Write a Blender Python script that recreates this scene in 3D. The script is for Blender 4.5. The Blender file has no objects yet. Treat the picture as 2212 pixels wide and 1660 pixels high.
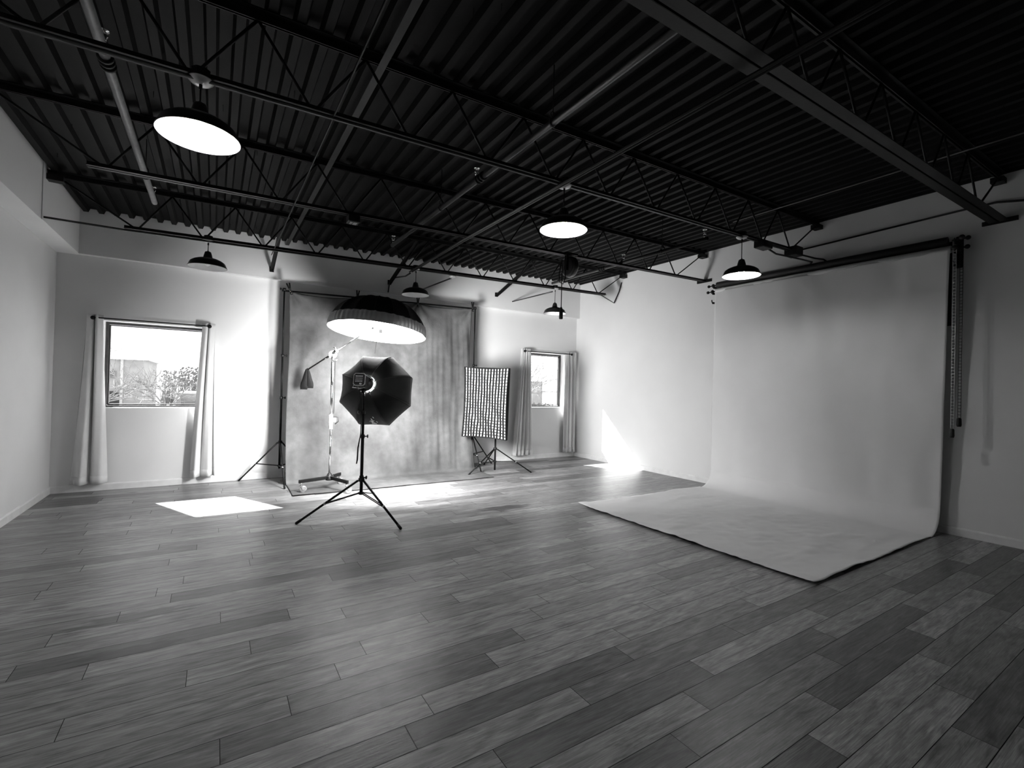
import bpy, bmesh, math, random
from mathutils import Vector, Matrix, noise
rnd = random.Random(7)
PI = math.pi
SC = bpy.context.scene
COL = SC.collection

# ------------------------------------------------------------------ camera
cam_d = bpy.data.cameras.new('camera'); cam = bpy.data.objects.new('camera', cam_d); COL.objects.link(cam)
cam_d.sensor_fit = 'HORIZONTAL'; cam_d.sensor_width = 36.0
cam_d.lens = 1012.645 / 2212 * 36.0
cam_d.clip_start = 0.05; cam_d.clip_end = 400
YAW, PITCH, ROLL = 0.564805, 0.00896847, 0.0244756
_f = Vector((math.sin(YAW) * math.cos(PITCH), math.cos(YAW) * math.cos(PITCH), math.sin(PITCH)))
_r = Vector((math.cos(YAW), -math.sin(YAW), 0)); _u = _r.cross(_f)
_r2 = _r * math.cos(ROLL) + _u * math.sin(ROLL); _u2 = -_r * math.sin(ROLL) + _u * math.cos(ROLL)
_m = Matrix((_r2, _u2, -_f)).transposed().to_4x4(); _m.translation = Vector((0, 0, 1.5))
cam.matrix_world = _m
SC.camera = cam

# ------------------------------------------------------------------ world, sun, exposure
SC.view_settings.view_transform = 'Standard'; SC.view_settings.look = 'None'
SC.view_settings.gamma = 1.0; SC.view_settings.use_curve_mapping = False
SC.view_settings.exposure = 0.86
SKY = 1.5
SUN = 30.0
E_UMB, E_OCTA, E_SOFT, E_BULB = 7.5, 115.0, 0.75, 260.0
w = bpy.data.worlds.new('overcast_sky'); SC.world = w; w.use_nodes = True
nt = w.node_tree; bg = nt.nodes['Background']
tc = nt.nodes.new('ShaderNodeTexCoord'); nz = nt.nodes.new('ShaderNodeTexNoise'); nz.inputs['Scale'].default_value = 2.2
cr = nt.nodes.new('ShaderNodeValToRGB'); cr.color_ramp.elements[0].color = (.86, .86, .86, 1); cr.color_ramp.elements[1].color = (1, 1, 1, 1)
nt.links.new(tc.outputs['Generated'], nz.inputs['Vector']); nt.links.new(nz.outputs['Fac'], cr.inputs['Fac'])
nt.links.new(cr.outputs['Color'], bg.inputs['Color']); bg.inputs['Strength'].default_value = SKY
sd = bpy.data.lights.new('sun', 'SUN'); sd.energy = SUN; sd.angle = math.radians(0.6)
so = bpy.data.objects.new('sun', sd); COL.objects.link(so)
so.rotation_euler = Vector((0.49, -1.027, -1.0)).to_track_quat('-Z', 'Y').to_euler()

# ------------------------------------------------------------------ materials
def mat(name, v=.5, rough=.6, metal=0.0, spec=.5, emit=0.0, bump=None, var=None, alpha=None, trans=None, coat=0):
    """grey procedural material; bump=(scale,strength,detail) ; var=(scale,lo,hi)"""
    m = bpy.data.materials.new(name); m.use_nodes = True
    n = m.node_tree; b = n.nodes['Principled BSDF']
    b.inputs['Base Color'].default_value = (v, v, v, 1)
    b.inputs['Roughness'].default_value = rough; b.inputs['Metallic'].default_value = metal
    b.inputs['Specular IOR Level'].default_value = spec
    if coat: b.inputs['Coat Weight'].default_value = coat
    if emit:
        b.inputs['Emission Color'].default_value = (1, 1, 1, 1); b.inputs['Emission Strength'].default_value = emit
    t = n.nodes.new('ShaderNodeTexCoord')
    if var is None: var = (9.0, v * .92, v * 1.06)
    z = n.nodes.new('ShaderNodeTexNoise'); z.inputs['Scale'].default_value = var[0]; z.inputs['Detail'].default_value = 5
    r = n.nodes.new('ShaderNodeMapRange'); r.inputs['From Min'].default_value = .3; r.inputs['From Max'].default_value = .7
    r.inputs['To Min'].default_value = var[1]; r.inputs['To Max'].default_value = var[2]
    n.links.new(t.outputs['Object'], z.inputs['Vector']); n.links.new(z.outputs['Fac'], r.inputs['Value'])
    n.links.new(r.outputs['Result'], b.inputs['Base Color'])
    if bump:
        z2 = n.nodes.new('ShaderNodeTexNoise'); z2.inputs['Scale'].default_value = bump[0]; z2.inputs['Detail'].default_value = bump[2] if len(bump) > 2 else 3
        bp = n.nodes.new('ShaderNodeBump'); bp.inputs['Strength'].default_value = bump[1]; bp.inputs['Distance'].default_value = .01
        n.links.new(t.outputs['Object'], z2.inputs['Vector']); n.links.new(z2.outputs['Fac'], bp.inputs['Height'])
        n.links.new(bp.outputs['Normal'], b.inputs['Normal'])
    if alpha is not None: b.inputs['Alpha'].default_value = alpha
    return m

M = {}
M['wall'] = mat('painted_wall', .72, .75, spec=.3, bump=(55, .05, 4), var=(2.0, .70, .73))
M['trim'] = mat('white_trim', .74, .45, bump=(30, .03))
M['deck'] = mat('black_painted_steel_deck', .0055, .6, spec=.12, bump=(20, .08), var=(7, .0045, .0065))
M['steel'] = mat('black_painted_steel', .006, .5, spec=.25, bump=(60, .1), var=(14, .0045, .0075))
M['conduit'] = mat('painted_conduit', .016, .35, spec=.5, var=(5, .012, .02))
M['pipe'] = mat('grey_painted_pipe', .17, .42, spec=.5, var=(22, .12, .2), bump=(40, .2))
M['strap'] = mat('grey_bridging_strap', .02, .5, spec=.3, var=(12, .016, .024))
M['black'] = mat('black_plastic', .007, .5, spec=.3, var=(30, .006, .009))
M['blackmetal'] = mat('black_metal_tube', .004, .5, metal=.0, spec=.12, var=(40, .004, .008))
M['chrome'] = mat('chrome', .75, .12, metal=1.0, var=(20, .68, .8))
M['enamel'] = mat('white_enamel', .8, .35, var=(6, .78, .82))
M['shade'] = mat('black_shade_metal', .018, .33, spec=.6, var=(8, .016, .02))
M['plate'] = mat('pale_cover_plate', .45, .3, metal=.4, var=(10, .4, .5))
M['curtain'] = mat('cream_curtain', .66, .85, spec=.2, bump=(160, .15), var=(3, .62, .7))
M['curtain_back'] = M['curtain']
M['frame'] = mat('dark_window_frame', .05, .4, var=(18, .04, .07))
M['paper'] = mat('grey_seamless_paper', .78, .85, spec=.2, bump=(3.2, .5, 2), var=(1.8, .76, .80))
M['blackpaper'] = mat('black_seamless_paper', .012, .8, spec=.2, bump=(4, .2))
M['roller'] = mat('black_paper_roll', .016, .55, bump=(12, .15))
M['oct'] = mat('black_softbox_fabric', .012, .65, spec=.2, bump=(16, .35, 2), var=(5, .009, .015))
M['dome'] = mat('black_umbrella_fabric', .006, .7, spec=.15, bump=(10, .2), var=(5, .008, .012))
M['fringe'] = mat('sheer_umbrella_skirt', .6, .5, bump=(70, .3), var=(3, .28, .38))
M['diff_umb'] = mat('lit_umbrella_diffuser', .8, .8, emit=E_UMB)
M['diff_oct'] = mat('lit_octagon_diffuser', .8, .8, emit=E_OCTA)
M['diff_soft'] = mat('lit_rectangular_diffuser', .8, .8, emit=E_SOFT)
M['bulb_on'] = mat('lit_bulb', .9, .4, emit=E_BULB)
M['bulb_off'] = mat('unlit_bulb', .8, .3)
M['grid'] = mat('black_fabric_grid', .012, .8, spec=.2)
M['logo'] = mat('white_print', .7, .6)
M['display'] = mat('dark_display', .03, .2, spec=.7)
M['sand'] = mat('dark_sandbag_cloth', .012, .8, spec=.2, bump=(40, .4), var=(15, .005, .009))
M['cable'] = mat('black_rubber', .005, .7, spec=.2)
M['chain'] = mat('white_bead_chain', .8, .4, var=(30, .76, .84))
M['silver'] = mat('silver_trim', .5, .25, metal=.8)
M['asphalt'] = mat('pale_yard', .25, .9, var=(1.2, .2, .3), bump=(20, .3))
M['siding'] = mat('pale_metal_siding', .25, .7, var=(2, .21, .29))
M['roofm'] = mat('pale_roof', .38, .6)
M['bark'] = mat('bark', .10, .9, var=(20, .07, .14), bump=(30, .6))
M['leaf'] = mat('dry_foliage', .10, .9, var=(12, .06, .18))
M['carp'] = mat('dark_car_paint', .08, .3, spec=.7)
M['glassd'] = mat('dark_glass', .05, .1, spec=.8)

# window glass
g = bpy.data.materials.new('window_glass'); g.use_nodes = True; n = g.node_tree; n.nodes.remove(n.nodes['Principled BSDF'])
tr = n.nodes.new('ShaderNodeBsdfTransparent'); gl = n.nodes.new('ShaderNodeBsdfGlossy'); gl.inputs['Roughness'].default_value = .02
lw = n.nodes.new('ShaderNodeFresnel'); lw.inputs['IOR'].default_value = 1.3; mx = n.nodes.new('ShaderNodeMixShader')
n.links.new(lw.outputs[0], mx.inputs[0]); n.links.new(tr.outputs[0], mx.inputs[1]); n.links.new(gl.outputs[0], mx.inputs[2])
n.links.new(mx.outputs[0], n.nodes['Material Output'].inputs['Surface']); M['glass'] = g

# painted muslin
m = mat('painted_muslin', .3, .9, spec=.15, bump=(45, .25, 4)); n = m.node_tree; b = n.nodes['Principled BSDF']
t = n.nodes.new('ShaderNodeTexCoord'); mp = n.nodes.new('ShaderNodeMapping'); mp.inputs['Scale'].default_value = (1.0, .45, .7)
z = n.nodes.new('ShaderNodeTexNoise'); z.inputs['Scale'].default_value = 1.35; z.inputs['Detail'].default_value = 6; z.inputs['Roughness'].default_value = .5; z.inputs['Distortion'].default_value = .4
r = n.nodes.new('ShaderNodeValToRGB'); e = r.color_ramp.elements; e[0].position = .32; e[0].color = (.052, .052, .052, 1); e[1].position = .66; e[1].color = (.115, .115, .115, 1)
z3 = n.nodes.new('ShaderNodeTexNoise'); z3.inputs['Scale'].default_value = 9; z3.inputs['Detail'].default_value = 8
mxx = n.nodes.new('ShaderNodeMixRGB'); mxx.blend_type = 'OVERLAY'; mxx.inputs[0].default_value = .35
n.links.new(t.outputs['Object'], mp.inputs[0]); n.links.new(mp.outputs[0], z.inputs['Vector']); n.links.new(z.outputs['Fac'], r.inputs[0]); n.links.new(t.outputs['Object'], z3.inputs['Vector'])
n.links.new(r.outputs[0], mxx.inputs[1]); n.links.new(z3.outputs['Fac'], mxx.inputs[2]); n.links.new(mxx.outputs[0], b.inputs['Base Color'])
M['muslin'] = m

STAINS = ((-.38, 3.76, .36, .10), (-.36, 3.30, .30, .07), (3.1, 5.0, .45, .12))   # dark stained spots in the wood
# plank floor: tone and seed are stored per plank
m = bpy.data.materials.new('wood_plank_floor'); m.use_nodes = True; n = m.node_tree; b = n.nodes['Principled BSDF']; L = n.links
def nn(t, **k):
    q = n.nodes.new(t)
    for a, v in k.items(): setattr(q, a, v)
    return q
tone = nn('ShaderNodeAttribute', attribute_name='tone'); seed = nn('ShaderNodeAttribute', attribute_name='seed')
tc = nn('ShaderNodeTexCoord'); comb = nn('ShaderNodeCombineXYZ'); L.new(seed.outputs['Fac'], comb.inputs['Z']); L.new(seed.outputs['Fac'], comb.inputs['X'])
add = nn('ShaderNodeVectorMath', operation='ADD'); L.new(tc.outputs['Object'], add.inputs[0]); L.new(comb.outputs[0], add.inputs[1])
mp = nn('ShaderNodeMapping'); mp.inputs['Scale'].default_value = (1.6, 9.0, 1.0); L.new(add.outputs[0], mp.inputs[0])
gr = nn('ShaderNodeTexNoise'); gr.inputs['Scale'].default_value = 3.2; gr.inputs['Detail'].default_value = 9; gr.inputs['Roughness'].default_value = .62; gr.inputs['Distortion'].default_value = .5; L.new(mp.outputs[0], gr.inputs['Vector'])
mp2 = nn('ShaderNodeMapping'); mp2.inputs['Scale'].default_value = (3.0, 110.0, 1.0); L.new(add.outputs[0], mp2.inputs[0])
fi = nn('ShaderNodeTexNoise'); fi.inputs['Scale'].default_value = 2.0; fi.inputs['Detail'].default_value = 4; L.new(mp2.outputs[0], fi.inputs['Vector'])
# cathedral figure: wave rings along the plank
mp3 = nn('ShaderNodeMapping'); mp3.inputs['Scale'].default_value = (1.3, 7.0, 1.0); L.new(add.outputs[0], mp3.inputs[0])
wv = nn('ShaderNodeTexWave', wave_type='BANDS', bands_direction='Y'); wv.inputs['Scale'].default_value = 2.6; wv.inputs['Distortion'].default_value = 9.0; wv.inputs['Detail'].default_value = 2.5; wv.inputs['Detail Scale'].default_value = 1.1; L.new(mp3.outputs[0], wv.inputs['Vector'])
wr = nn('ShaderNodeMapRange'); wr.inputs['From Min'].default_value = .80; wr.inputs['From Max'].default_value = 1.0; L.new(wv.outputs['Fac'], wr.inputs['Value'])
msk = nn('ShaderNodeTexNoise'); msk.inputs['Scale'].default_value = 2.1; msk.inputs['Detail'].default_value = 2; L.new(mp3.outputs[0], msk.inputs['Vector'])
mskr = nn('ShaderNodeMapRange'); mskr.inputs['From Min'].default_value = .52; mskr.inputs['From Max'].default_value = .62; L.new(msk.outputs['Fac'], mskr.inputs['Value'])
fig = nn('ShaderNodeMath', operation='MULTIPLY'); L.new(wr.outputs[0], fig.inputs[0]); L.new(mskr.outputs[0], fig.inputs[1])
# knots
vor = nn('ShaderNodeTexVoronoi'); vor.inputs['Scale'].default_value = 1.1
mp4 = nn('ShaderNodeMapping'); mp4.inputs['Scale'].default_value = (1.0, 2.2, 1.0); L.new(add.outputs[0], mp4.inputs[0]); L.new(mp4.outputs[0], vor.inputs['Vector'])
kr = nn('ShaderNodeMapRange'); kr.inputs['From Min'].default_value = .02; kr.inputs['From Max'].default_value = .09; L.new(vor.outputs['Distance'], kr.inputs['Value'])
kr.inputs['To Min'].default_value = .45; kr.inputs['To Max'].default_value = 1.0
grm = nn('ShaderNodeMapRange'); grm.inputs['From Min'].default_value = .3; grm.inputs['From Max'].default_value = .7; grm.inputs['To Min'].default_value = .42; grm.inputs['To Max'].default_value = 1.5; L.new(gr.outputs['Fac'], grm.inputs['Value'])
fim = nn('ShaderNodeMapRange'); fim.inputs['From Min'].default_value = .3; fim.inputs['From Max'].default_value = .7; fim.inputs['To Min'].default_value = .68; fim.inputs['To Max'].default_value = 1.3; L.new(fi.outputs['Fac'], fim.inputs['Value'])
m1 = nn('ShaderNodeMath', operation='MULTIPLY'); L.new(tone.outputs['Fac'], m1.inputs[0]); L.new(grm.outputs[0], m1.inputs[1])
m2 = nn('ShaderNodeMath', operation='MULTIPLY'); L.new(m1.outputs[0], m2.inputs[0]); L.new(fim.outputs[0], m2.inputs[1])
m3 = nn('ShaderNodeMath', operation='MULTIPLY'); L.new(m2.outputs[0], m3.inputs[0]); L.new(kr.outputs[0], m3.inputs[1])
m4 = nn('ShaderNodeMath', operation='MULTIPLY_ADD'); L.new(fig.outputs[0], m4.inputs[0]); m4.inputs[1].default_value = .05; L.new(m3.outputs[0], m4.inputs[2])
st = m4.outputs[0]
for (cx_, cy_, rx_, ry_) in STAINS:
    sub = nn('ShaderNodeVectorMath', operation='SUBTRACT'); L.new(tc.outputs['Object'], sub.inputs[0]); sub.inputs[1].default_value = (cx_, cy_, 0)
    dv_ = nn('ShaderNodeVectorMath', operation='DIVIDE'); L.new(sub.outputs[0], dv_.inputs[0]); dv_.inputs[1].default_value = (rx_, ry_, 1)
    ln = nn('ShaderNodeVectorMath', operation='LENGTH'); L.new(dv_.outputs[0], ln.inputs[0])
    a1_ = nn('ShaderNodeMath', operation='MULTIPLY_ADD'); L.new(gr.outputs['Fac'], a1_.inputs[0]); a1_.inputs[1].default_value = 1.6; L.new(ln.outputs['Value'], a1_.inputs[2])
    mr_ = nn('ShaderNodeMapRange'); mr_.inputs['From Min'].default_value = 1.45; mr_.inputs['From Max'].default_value = 1.75; mr_.inputs['To Min'].default_value = .38; mr_.inputs['To Max'].default_value = 1.0; L.new(a1_.outputs[0], mr_.inputs['Value'])
    ml_ = nn('ShaderNodeMath', operation='MULTIPLY'); L.new(st, ml_.inputs[0]); L.new(mr_.outputs[0], ml_.inputs[1]); st = ml_.outputs[0]
L.new(st, b.inputs['Base Color'])
rr = nn('ShaderNodeMapRange'); rr.inputs['To Min'].default_value = .30; rr.inputs['To Max'].default_value = .44; L.new(gr.outputs['Fac'], rr.inputs['Value']); L.new(rr.outputs[0], b.inputs['Roughness'])
b.inputs['Specular IOR Level'].default_value = .5
bp = nn('ShaderNodeBump'); bp.inputs['Strength'].default_value = .25; bp.inputs['Distance'].default_value = .003; L.new(fi.outputs['Fac'], bp.inputs['Height']); L.new(bp.outputs[0], b.inputs['Normal'])
M['plank'] = m
M['gap'] = mat('dark_floor_gap', .01, .9)

# ------------------------------------------------------------------ mesh helpers
class MB:
    def __init__(s): s.v = []; s.f = []; s.sm = []
    def add(s, vs, fs, smooth=False):
        o = len(s.v); s.v += [Vector(q) for q in vs]; s.f += [tuple(o + i for i in f) for f in fs]; s.sm += [smooth] * len(fs); return s
    def box(s, x0, x1, y0, y1, z0, z1):
        return s.add([(x0, y0, z0), (x1, y0, z0), (x1, y1, z0), (x0, y1, z0), (x0, y0, z1), (x1, y0, z1), (x1, y1, z1), (x0, y1, z1)],
                     [(0, 3, 2, 1), (4, 5, 6, 7), (0, 1, 5, 4), (1, 2, 6, 5), (2, 3, 7, 6), (3, 0, 4, 7)])
    def obox(s, p, q, wid, hei, up=(0, 0, 1)):
        """bar of rectangular section from p to q"""
        p = Vector(p); q = Vector(q); d = (q - p).normalized(); sd = d.cross(Vector(up)).normalized(); u = sd.cross(d)
        c = []
        for e in (p, q):
            for a, b_ in ((-1, -1), (1, -1), (1, 1), (-1, 1)): c.append(e + sd * a * wid / 2 + u * b_ * hei / 2)
        return s.add(c, [(0, 1, 2, 3)[::-1], (4, 5, 6, 7), (0, 1, 5, 4), (1, 2, 6, 5), (2, 3, 7, 6), (3, 0, 4, 7)])
    def tube(s, p, q, r0, r1=None, n=12, caps=True):
        return s.poly([p, q], [r0, r0 if r1 is None else r1], n, caps)
    def poly(s, pts, rs, n=10, caps=True):
        pts = [Vector(q) for q in pts]
        if not isinstance(rs, (list, tuple)): rs = [rs] * len(pts)
        d0 = (pts[1] - pts[0]).normalized(); ref = Vector((0, 0, 1)) if abs(d0.z) < .9 else Vector((1, 0, 0))
        a = d0.cross(ref).normalized(); rings = []
        for i, q in enumerate(pts):
            if i == 0: d = d0
            elif i == len(pts) - 1: d = (pts[i] - pts[i - 1]).normalized()
            else: d = ((pts[i] - pts[i - 1]).normalized() + (pts[i + 1] - pts[i]).normalized()).normalized()
            a = (a - d * a.dot(d)).normalized(); b_ = d.cross(a)
            rings.append([q + (a * math.cos(2 * PI * k / n) + b_ * math.sin(2 * PI * k / n)) * rs[i] for k in range(n)])
        vs = [v for rg in rings for v in rg]; fs = []
        for i in range(len(rings) - 1):
            for k in range(n):
                k2 = (k + 1) % n; fs.append((i * n + k, i * n + k2, (i + 1) * n + k2, (i + 1) * n + k))
        s.add(vs, fs, True)
        if caps:
            s.add(rings[0], [tuple(range(n))[::-1]]); s.add(rings[-1], [tuple(range(n))])
        return s
    def lathe(s, prof, n=32, o=(0, 0, 0), ax=(0, 0, 1), smooth=True, phase=0, close=False):
        """prof list of (radius, height) along ax"""
        ax = Vector(ax).normalized(); ref = Vector((0, 0, 1)) if abs(ax.z) < .9 else Vector((0, 1, 0))
        a = ref.cross(ax).normalized(); b_ = ax.cross(a); o = Vector(o); vs = []; fs = []
        for (r, h) in prof:
            for k in range(n):
                t = 2 * PI * k / n + phase; vs.append(o + ax * h + (a * math.cos(t) + b_ * math.sin(t)) * r)
        m_ = len(prof)
        for i in range(m_ - 1 if not close else m_):
            j = (i + 1) % m_
            for k in range(n):
                k2 = (k + 1) % n; fs.append((i * n + k, i * n + k2, j * n + k2, j * n + k))
        return s.add(vs, fs, smooth)
    def sphere(s, c, r, n=16, sq=(1, 1, 1)):
        c = Vector(c); vs = []; fs = []; h = n // 2
        for i in range(h + 1):
            t = PI * i / h
            for k in range(n):
                p = 2 * PI * k / n; vs.append(c + Vector((r * sq[0] * math.sin(t) * math.cos(p), r * sq[1] * math.sin(t) * math.sin(p), r * sq[2] * math.cos(t))))
        for i in range(h):
            for k in range(n):
                k2 = (k + 1) % n; fs.append((i * n + k, (i + 1) * n + k, (i + 1) * n + k2, i * n + k2))
        return s.add(vs, fs, True)
    def grid(s, fn, nu, nv, smooth=True):
        vs = [fn(i / nu, j / nv) for j in range(nv + 1) for i in range(nu + 1)]
        fs = [(j * (nu + 1) + i, j * (nu + 1) + i + 1, (j + 1) * (nu + 1) + i + 1, (j + 1) * (nu + 1) + i) for j in range(nv) for i in range(nu)]
        return s.add(vs, fs, smooth)

LOC = {}
def thing(name, label, cat, loc, group=None, kind=None):
    o = bpy.data.objects.new(name, None); COL.objects.link(o); o.location = loc; o.empty_display_size = .1
    LOC[o.name] = Vector(loc)
    if label: o['label'] = label
    if cat: o['category'] = cat
    if group: o['group'] = group
    if kind: o['kind'] = kind
    return o
def part(name, mb, material, parent, label=None, solid=0, bevel=0):
    """link a mesh (given in world coordinates) under a thing or a part"""
    off = LOC[parent.name]
    me = bpy.data.meshes.new(name)
    me.from_pydata([tuple(v - off) for v in mb.v], [], mb.f); me.materials.append(material)
    me.polygons.foreach_set('use_smooth', mb.sm); me.update()
    bm = bmesh.new(); bm.from_mesh(me); bmesh.ops.remove_doubles(bm, verts=bm.verts, dist=1e-6)
    if material.name not in ('wood_plank_floor',): bmesh.ops.recalc_face_normals(bm, faces=bm.faces)
    bm.to_mesh(me); bm.free()
    o = bpy.data.objects.new(name, me); COL.objects.link(o); o.parent = parent; LOC[o.name] = off
    if label: o['label'] = label
    if solid: md = o.modifiers.new('thickness', 'SOLIDIFY'); md.thickness = solid; md.offset = 0
    if bevel: md = o.modifiers.new('bevel', 'BEVEL'); md.width = bevel; md.segments = 2; md.limit_method = 'ANGLE'
    return o
def single(name, mb, material, label=None, cat=None, group=None, kind=None, solid=0, bevel=0):
    xs = [v.x for v in mb.v]; ys = [v.y for v in mb.v]; zs = [v.z for v in mb.v]
    off = Vector(((min(xs) + max(xs)) / 2, (min(ys) + max(ys)) / 2, min(zs)))
    LOC['_t'] = off
    class P_: name = '_t'
    me = bpy.data.meshes.new(name)
    me.from_pydata([tuple(v - off) for v in mb.v], [], mb.f); me.materials.append(material)
    me.polygons.foreach_set('use_smooth', mb.sm); me.update()
    bm = bmesh.new(); bm.from_mesh(me); bmesh.ops.remove_doubles(bm, verts=bm.verts, dist=1e-6)
    bmesh.ops.recalc_face_normals(bm, faces=bm.faces); bm.to_mesh(me); bm.free()
    o = bpy.data.objects.new(name, me); COL.objects.link(o); o.location = off; LOC[o.name] = off
    if label: o['label'] = label
    if cat: o['category'] = cat
    if group: o['group'] = group
    if kind: o['kind'] = kind
    if solid: md = o.modifiers.new('thickness', 'SOLIDIFY'); md.thickness = solid; md.offset = 0
    if bevel: md = o.modifiers.new('bevel', 'BEVEL'); md.width = bevel; md.segments = 2; md.limit_method = 'ANGLE'
    return o
def copy_tree(o, parent=None):
    c = o.copy(); COL.objects.link(c); c.parent = parent
    for ch in list(o.children): copy_tree(ch, c)
    return c

# ------------------------------------------------------------------ room shell
D, W, LW = 8.24, 6.93, -1.76
YB = -3.2
SL = 0.0246
def zdeck(x): return 3.70 + SL * x          # underside of the roof deck flutes
WIN = [(-1.285, -0.10), (5.50, 6.65)]; WZ0, WZ1 = 1.10, 2.28; WT = .30

b = MB(); xs = [LW - .3, WIN[0][0], WIN[0][1], WIN[1][0], WIN[1][1], W + .3]
for i in (0, 2, 4): b.box(xs[i], xs[i + 1], D, D + WT, 0, 4.4)
for (a0, a1) in WIN: b.box(a0, a1, D, D + WT, 0, WZ0); b.box(a0, a1, D, D + WT, WZ1, 4.4)
single('wall_back', b, M['wall'], kind='structure')
single('wall_left', MB().box(LW - .3, LW, YB, D, 0, 4.4), M['wall'], kind='structure')
single('wall_right', MB().box(W, W + .3, YB, D, 0, 4.4), M['wall'], kind='structure')
single('wall_front', MB().box(LW - .3, W + .3, YB - .3, YB, 0, 4.4), M['wall'], kind='structure')
single('trim_1', MB().box(LW, W, D - .10, D, 3.11, 4.3), M['wall'], kind='structure')                     # furred-out upper wall
single('trim_2', MB().box(LW, -1.54, YB, D - .10, 3.11, 4.3).box(-1.545, -1.533, 6.62, D - .10, 3.111, 4.29), M['wall'], kind='structure')
def baseboard(name, p, q, nrm):
    p = Vector(p); q = Vector(q); nv = Vector(nrm); pr = [(0, 0), (.014, 0), (.014, .075), (.008, .088), (0, .092)]
    vs = [e + nv * a + Vector((0, 0, h)) for e in (p, q) for a, h in pr]; k = len(pr)
    fs = [(i, (i + 1) % k, k + (i + 1) % k, k + i) for i in range(k)] + [tuple(range(k)), tuple(range(k, 2 * k))[::-1]]
    single(name, MB().add(vs, fs), M['trim'], kind='structure')
baseboard('baseboard_back', (LW, D, 0), (W, D, 0), (0, -1, 0))
baseboard('baseboard_left', (LW, YB, 0), (LW, D, 0), (1, 0, 0))
baseboard('baseboard_right', (W, YB, 0), (W, D, 0), (-1, 0, 0))

# floor: every plank is its own board of the one floor surface
ROW0, ROWH, PL = 0.096, 0.158, 1.27
joint = {13: .055, 14: .33, 15: .578, 16: .75, 17: -.083, 18: .207, 19: .75, 20: .442, 21: .068, 22: .51, 24: -.217, 12: .885, 11: .745, 10: 1.551, 9: 2.281, 8: 2.018, 7: 1.727, 6: 2.564, 5: 2.254}
tones = {(12, .885): .80, (12, 2.155): .78, (11, .745): .18, (11, 2.012): .12, (11, 3.282): .38, (11, 4.55): .85, (13, 1.325): .22, (13, 2.595): .85, (13, .055): .35, (14, 1.6): .3, (14, 2.87): .78,
         (10, 1.551): .62, (10, 2.82): .22, (10, 4.09): .22, (9, 2.281): .10, (9, 3.55): .70, (8, 2.018): .62, (8, 3.288): .16, (8, 4.56): .6, (7, 1.727): .15, (7, 2.997): .30, (7, 4.27): .10, (7, 5.5): .5, (6, 2.564): .42, (6, 3.834): .08,
         (5, 2.254): .1, (5, 3.524): .75, (11, 5.5): .1, (17, 1.19): .7, (16, 2.02): .75, (15, 1.85): .7, (19, .75): .75, (20, 1.71): .75, (18, 1.48): .35, (18, 2.75): .8}
fm = MB(); T_, S_ = [], []
k0 = int(math.floor((YB - ROW0) / ROWH)); k1 = int(math.ceil((D - ROW0) / ROWH))
for k in range(k0, k1):
    y0 = max(ROW0 + k * ROWH, YB) + .0016; y1 = min(ROW0 + (k + 1) * ROWH, D) - .0016
    j = joint.get(k, rnd.uniform(0, PL)); x = j - PL * math.ceil((j - LW) / PL)
    while x < W:
        xa = max(x, LW); xb = min(x + PL, W)
        if xb - xa > .005:
            fm.add([(xa + .0016, y0, 0), (xb - .0016, y0, 0), (xb - .0016, y1, 0), (xa + .0016, y1, 0)], [(0, 1, 2, 3)])
            t_ = None
            for (kk, xe), tv in tones.items():
                if kk == k and abs(x + PL - xe) < .05: t_ = tv
            if t_ is None: t_ = rnd.choice((.15, .3, .4, .45, .5, .55, .65, .8)) + rnd.uniform(-.05, .05)
            T_.append(.07 + .26 * t_); S_.append(rnd.uniform(0, 40))
        x += PL
me = bpy.data.meshes.new('floor'); nP = len(fm.f)
# boards get a small thickness; a dark underlay shows in the joints
bm = bmesh.new(); vv = [bm.verts.new(v) for v in fm.v]
lt = bm.faces.layers.float.new('tone'); ls = bm.faces.layers.float.new('seed')
for i, f in enumerate(fm.f):
    fc = bm.faces.new([vv[q] for q in f]); fc[lt] = T_[i]; fc[ls] = S_[i]
ub = [bm.verts.new(q) for q in ((LW, YB, -.003), (W, YB, -.003), (W, D, -.003), (LW, D, -.003), (LW, YB, -.1), (W, YB, -.1), (W, D, -.1), (LW, D, -.1))]
for q in ((0, 1, 2, 3), (7, 6, 5, 4), (0, 4, 5, 1), (1, 5, 6, 2), (2, 6, 7, 3), (3, 7, 4, 0)):
    fc = bm.faces.new([ub[i] for i in q]); fc.material_index = 1
bm.to_mesh(me); bm.free(); me.materials.append(M['plank']); me.materials.append(M['gap'])
fo = bpy.data.objects.new('floor', me); COL.objects.link(fo); fo['kind'] = 'structure'

# ceiling: fluted steel roof deck
b = MB(); prof = []; P_ = .1555; x = LW - .05; FD = .046
while x < W + .1:
    prof += [(x, 0), (x + .050, 0), (x + .068, FD), (x + .1375, FD)]; x += P_
prof = [(min(px_, W + .05), h) for px_, h in prof]
ya, yb = YB - .1, D + .02
vs = [(px_, yy, zdeck(px_) + h) for yy in (ya, yb) for px_, h in prof] ; N_ = len(prof)
b.add(vs, [(i, i + 1, N_ + i + 1, N_ + i) for i in range(N_ - 1)])
x0_, x1_ = prof[0][0], prof[-1][0]
b.box(x0_, x1_, ya, yb, zdeck(x0_) + .3, zdeck(x0_) + .4)
b.add([(x0_, ya, zdeck(x0_)), (x0_, yb, zdeck(x0_)), (x0_, yb, 4.3), (x0_, ya, 4.3)], [(0, 1, 2, 3)])
for _ in range(150):
    sx_ = rnd.uniform(-1.4, 6.8); sy_ = rnd.uniform(.6, D - .2); b.tube((sx_, sy_, zdeck(sx_) + .05), (sx_ + rnd.uniform(-.004, .004), sy_, zdeck(sx_) - rnd.uniform(-.01, .022)), .0022, n=5)
single('ceiling', b, M['deck'], kind='structure')

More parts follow.
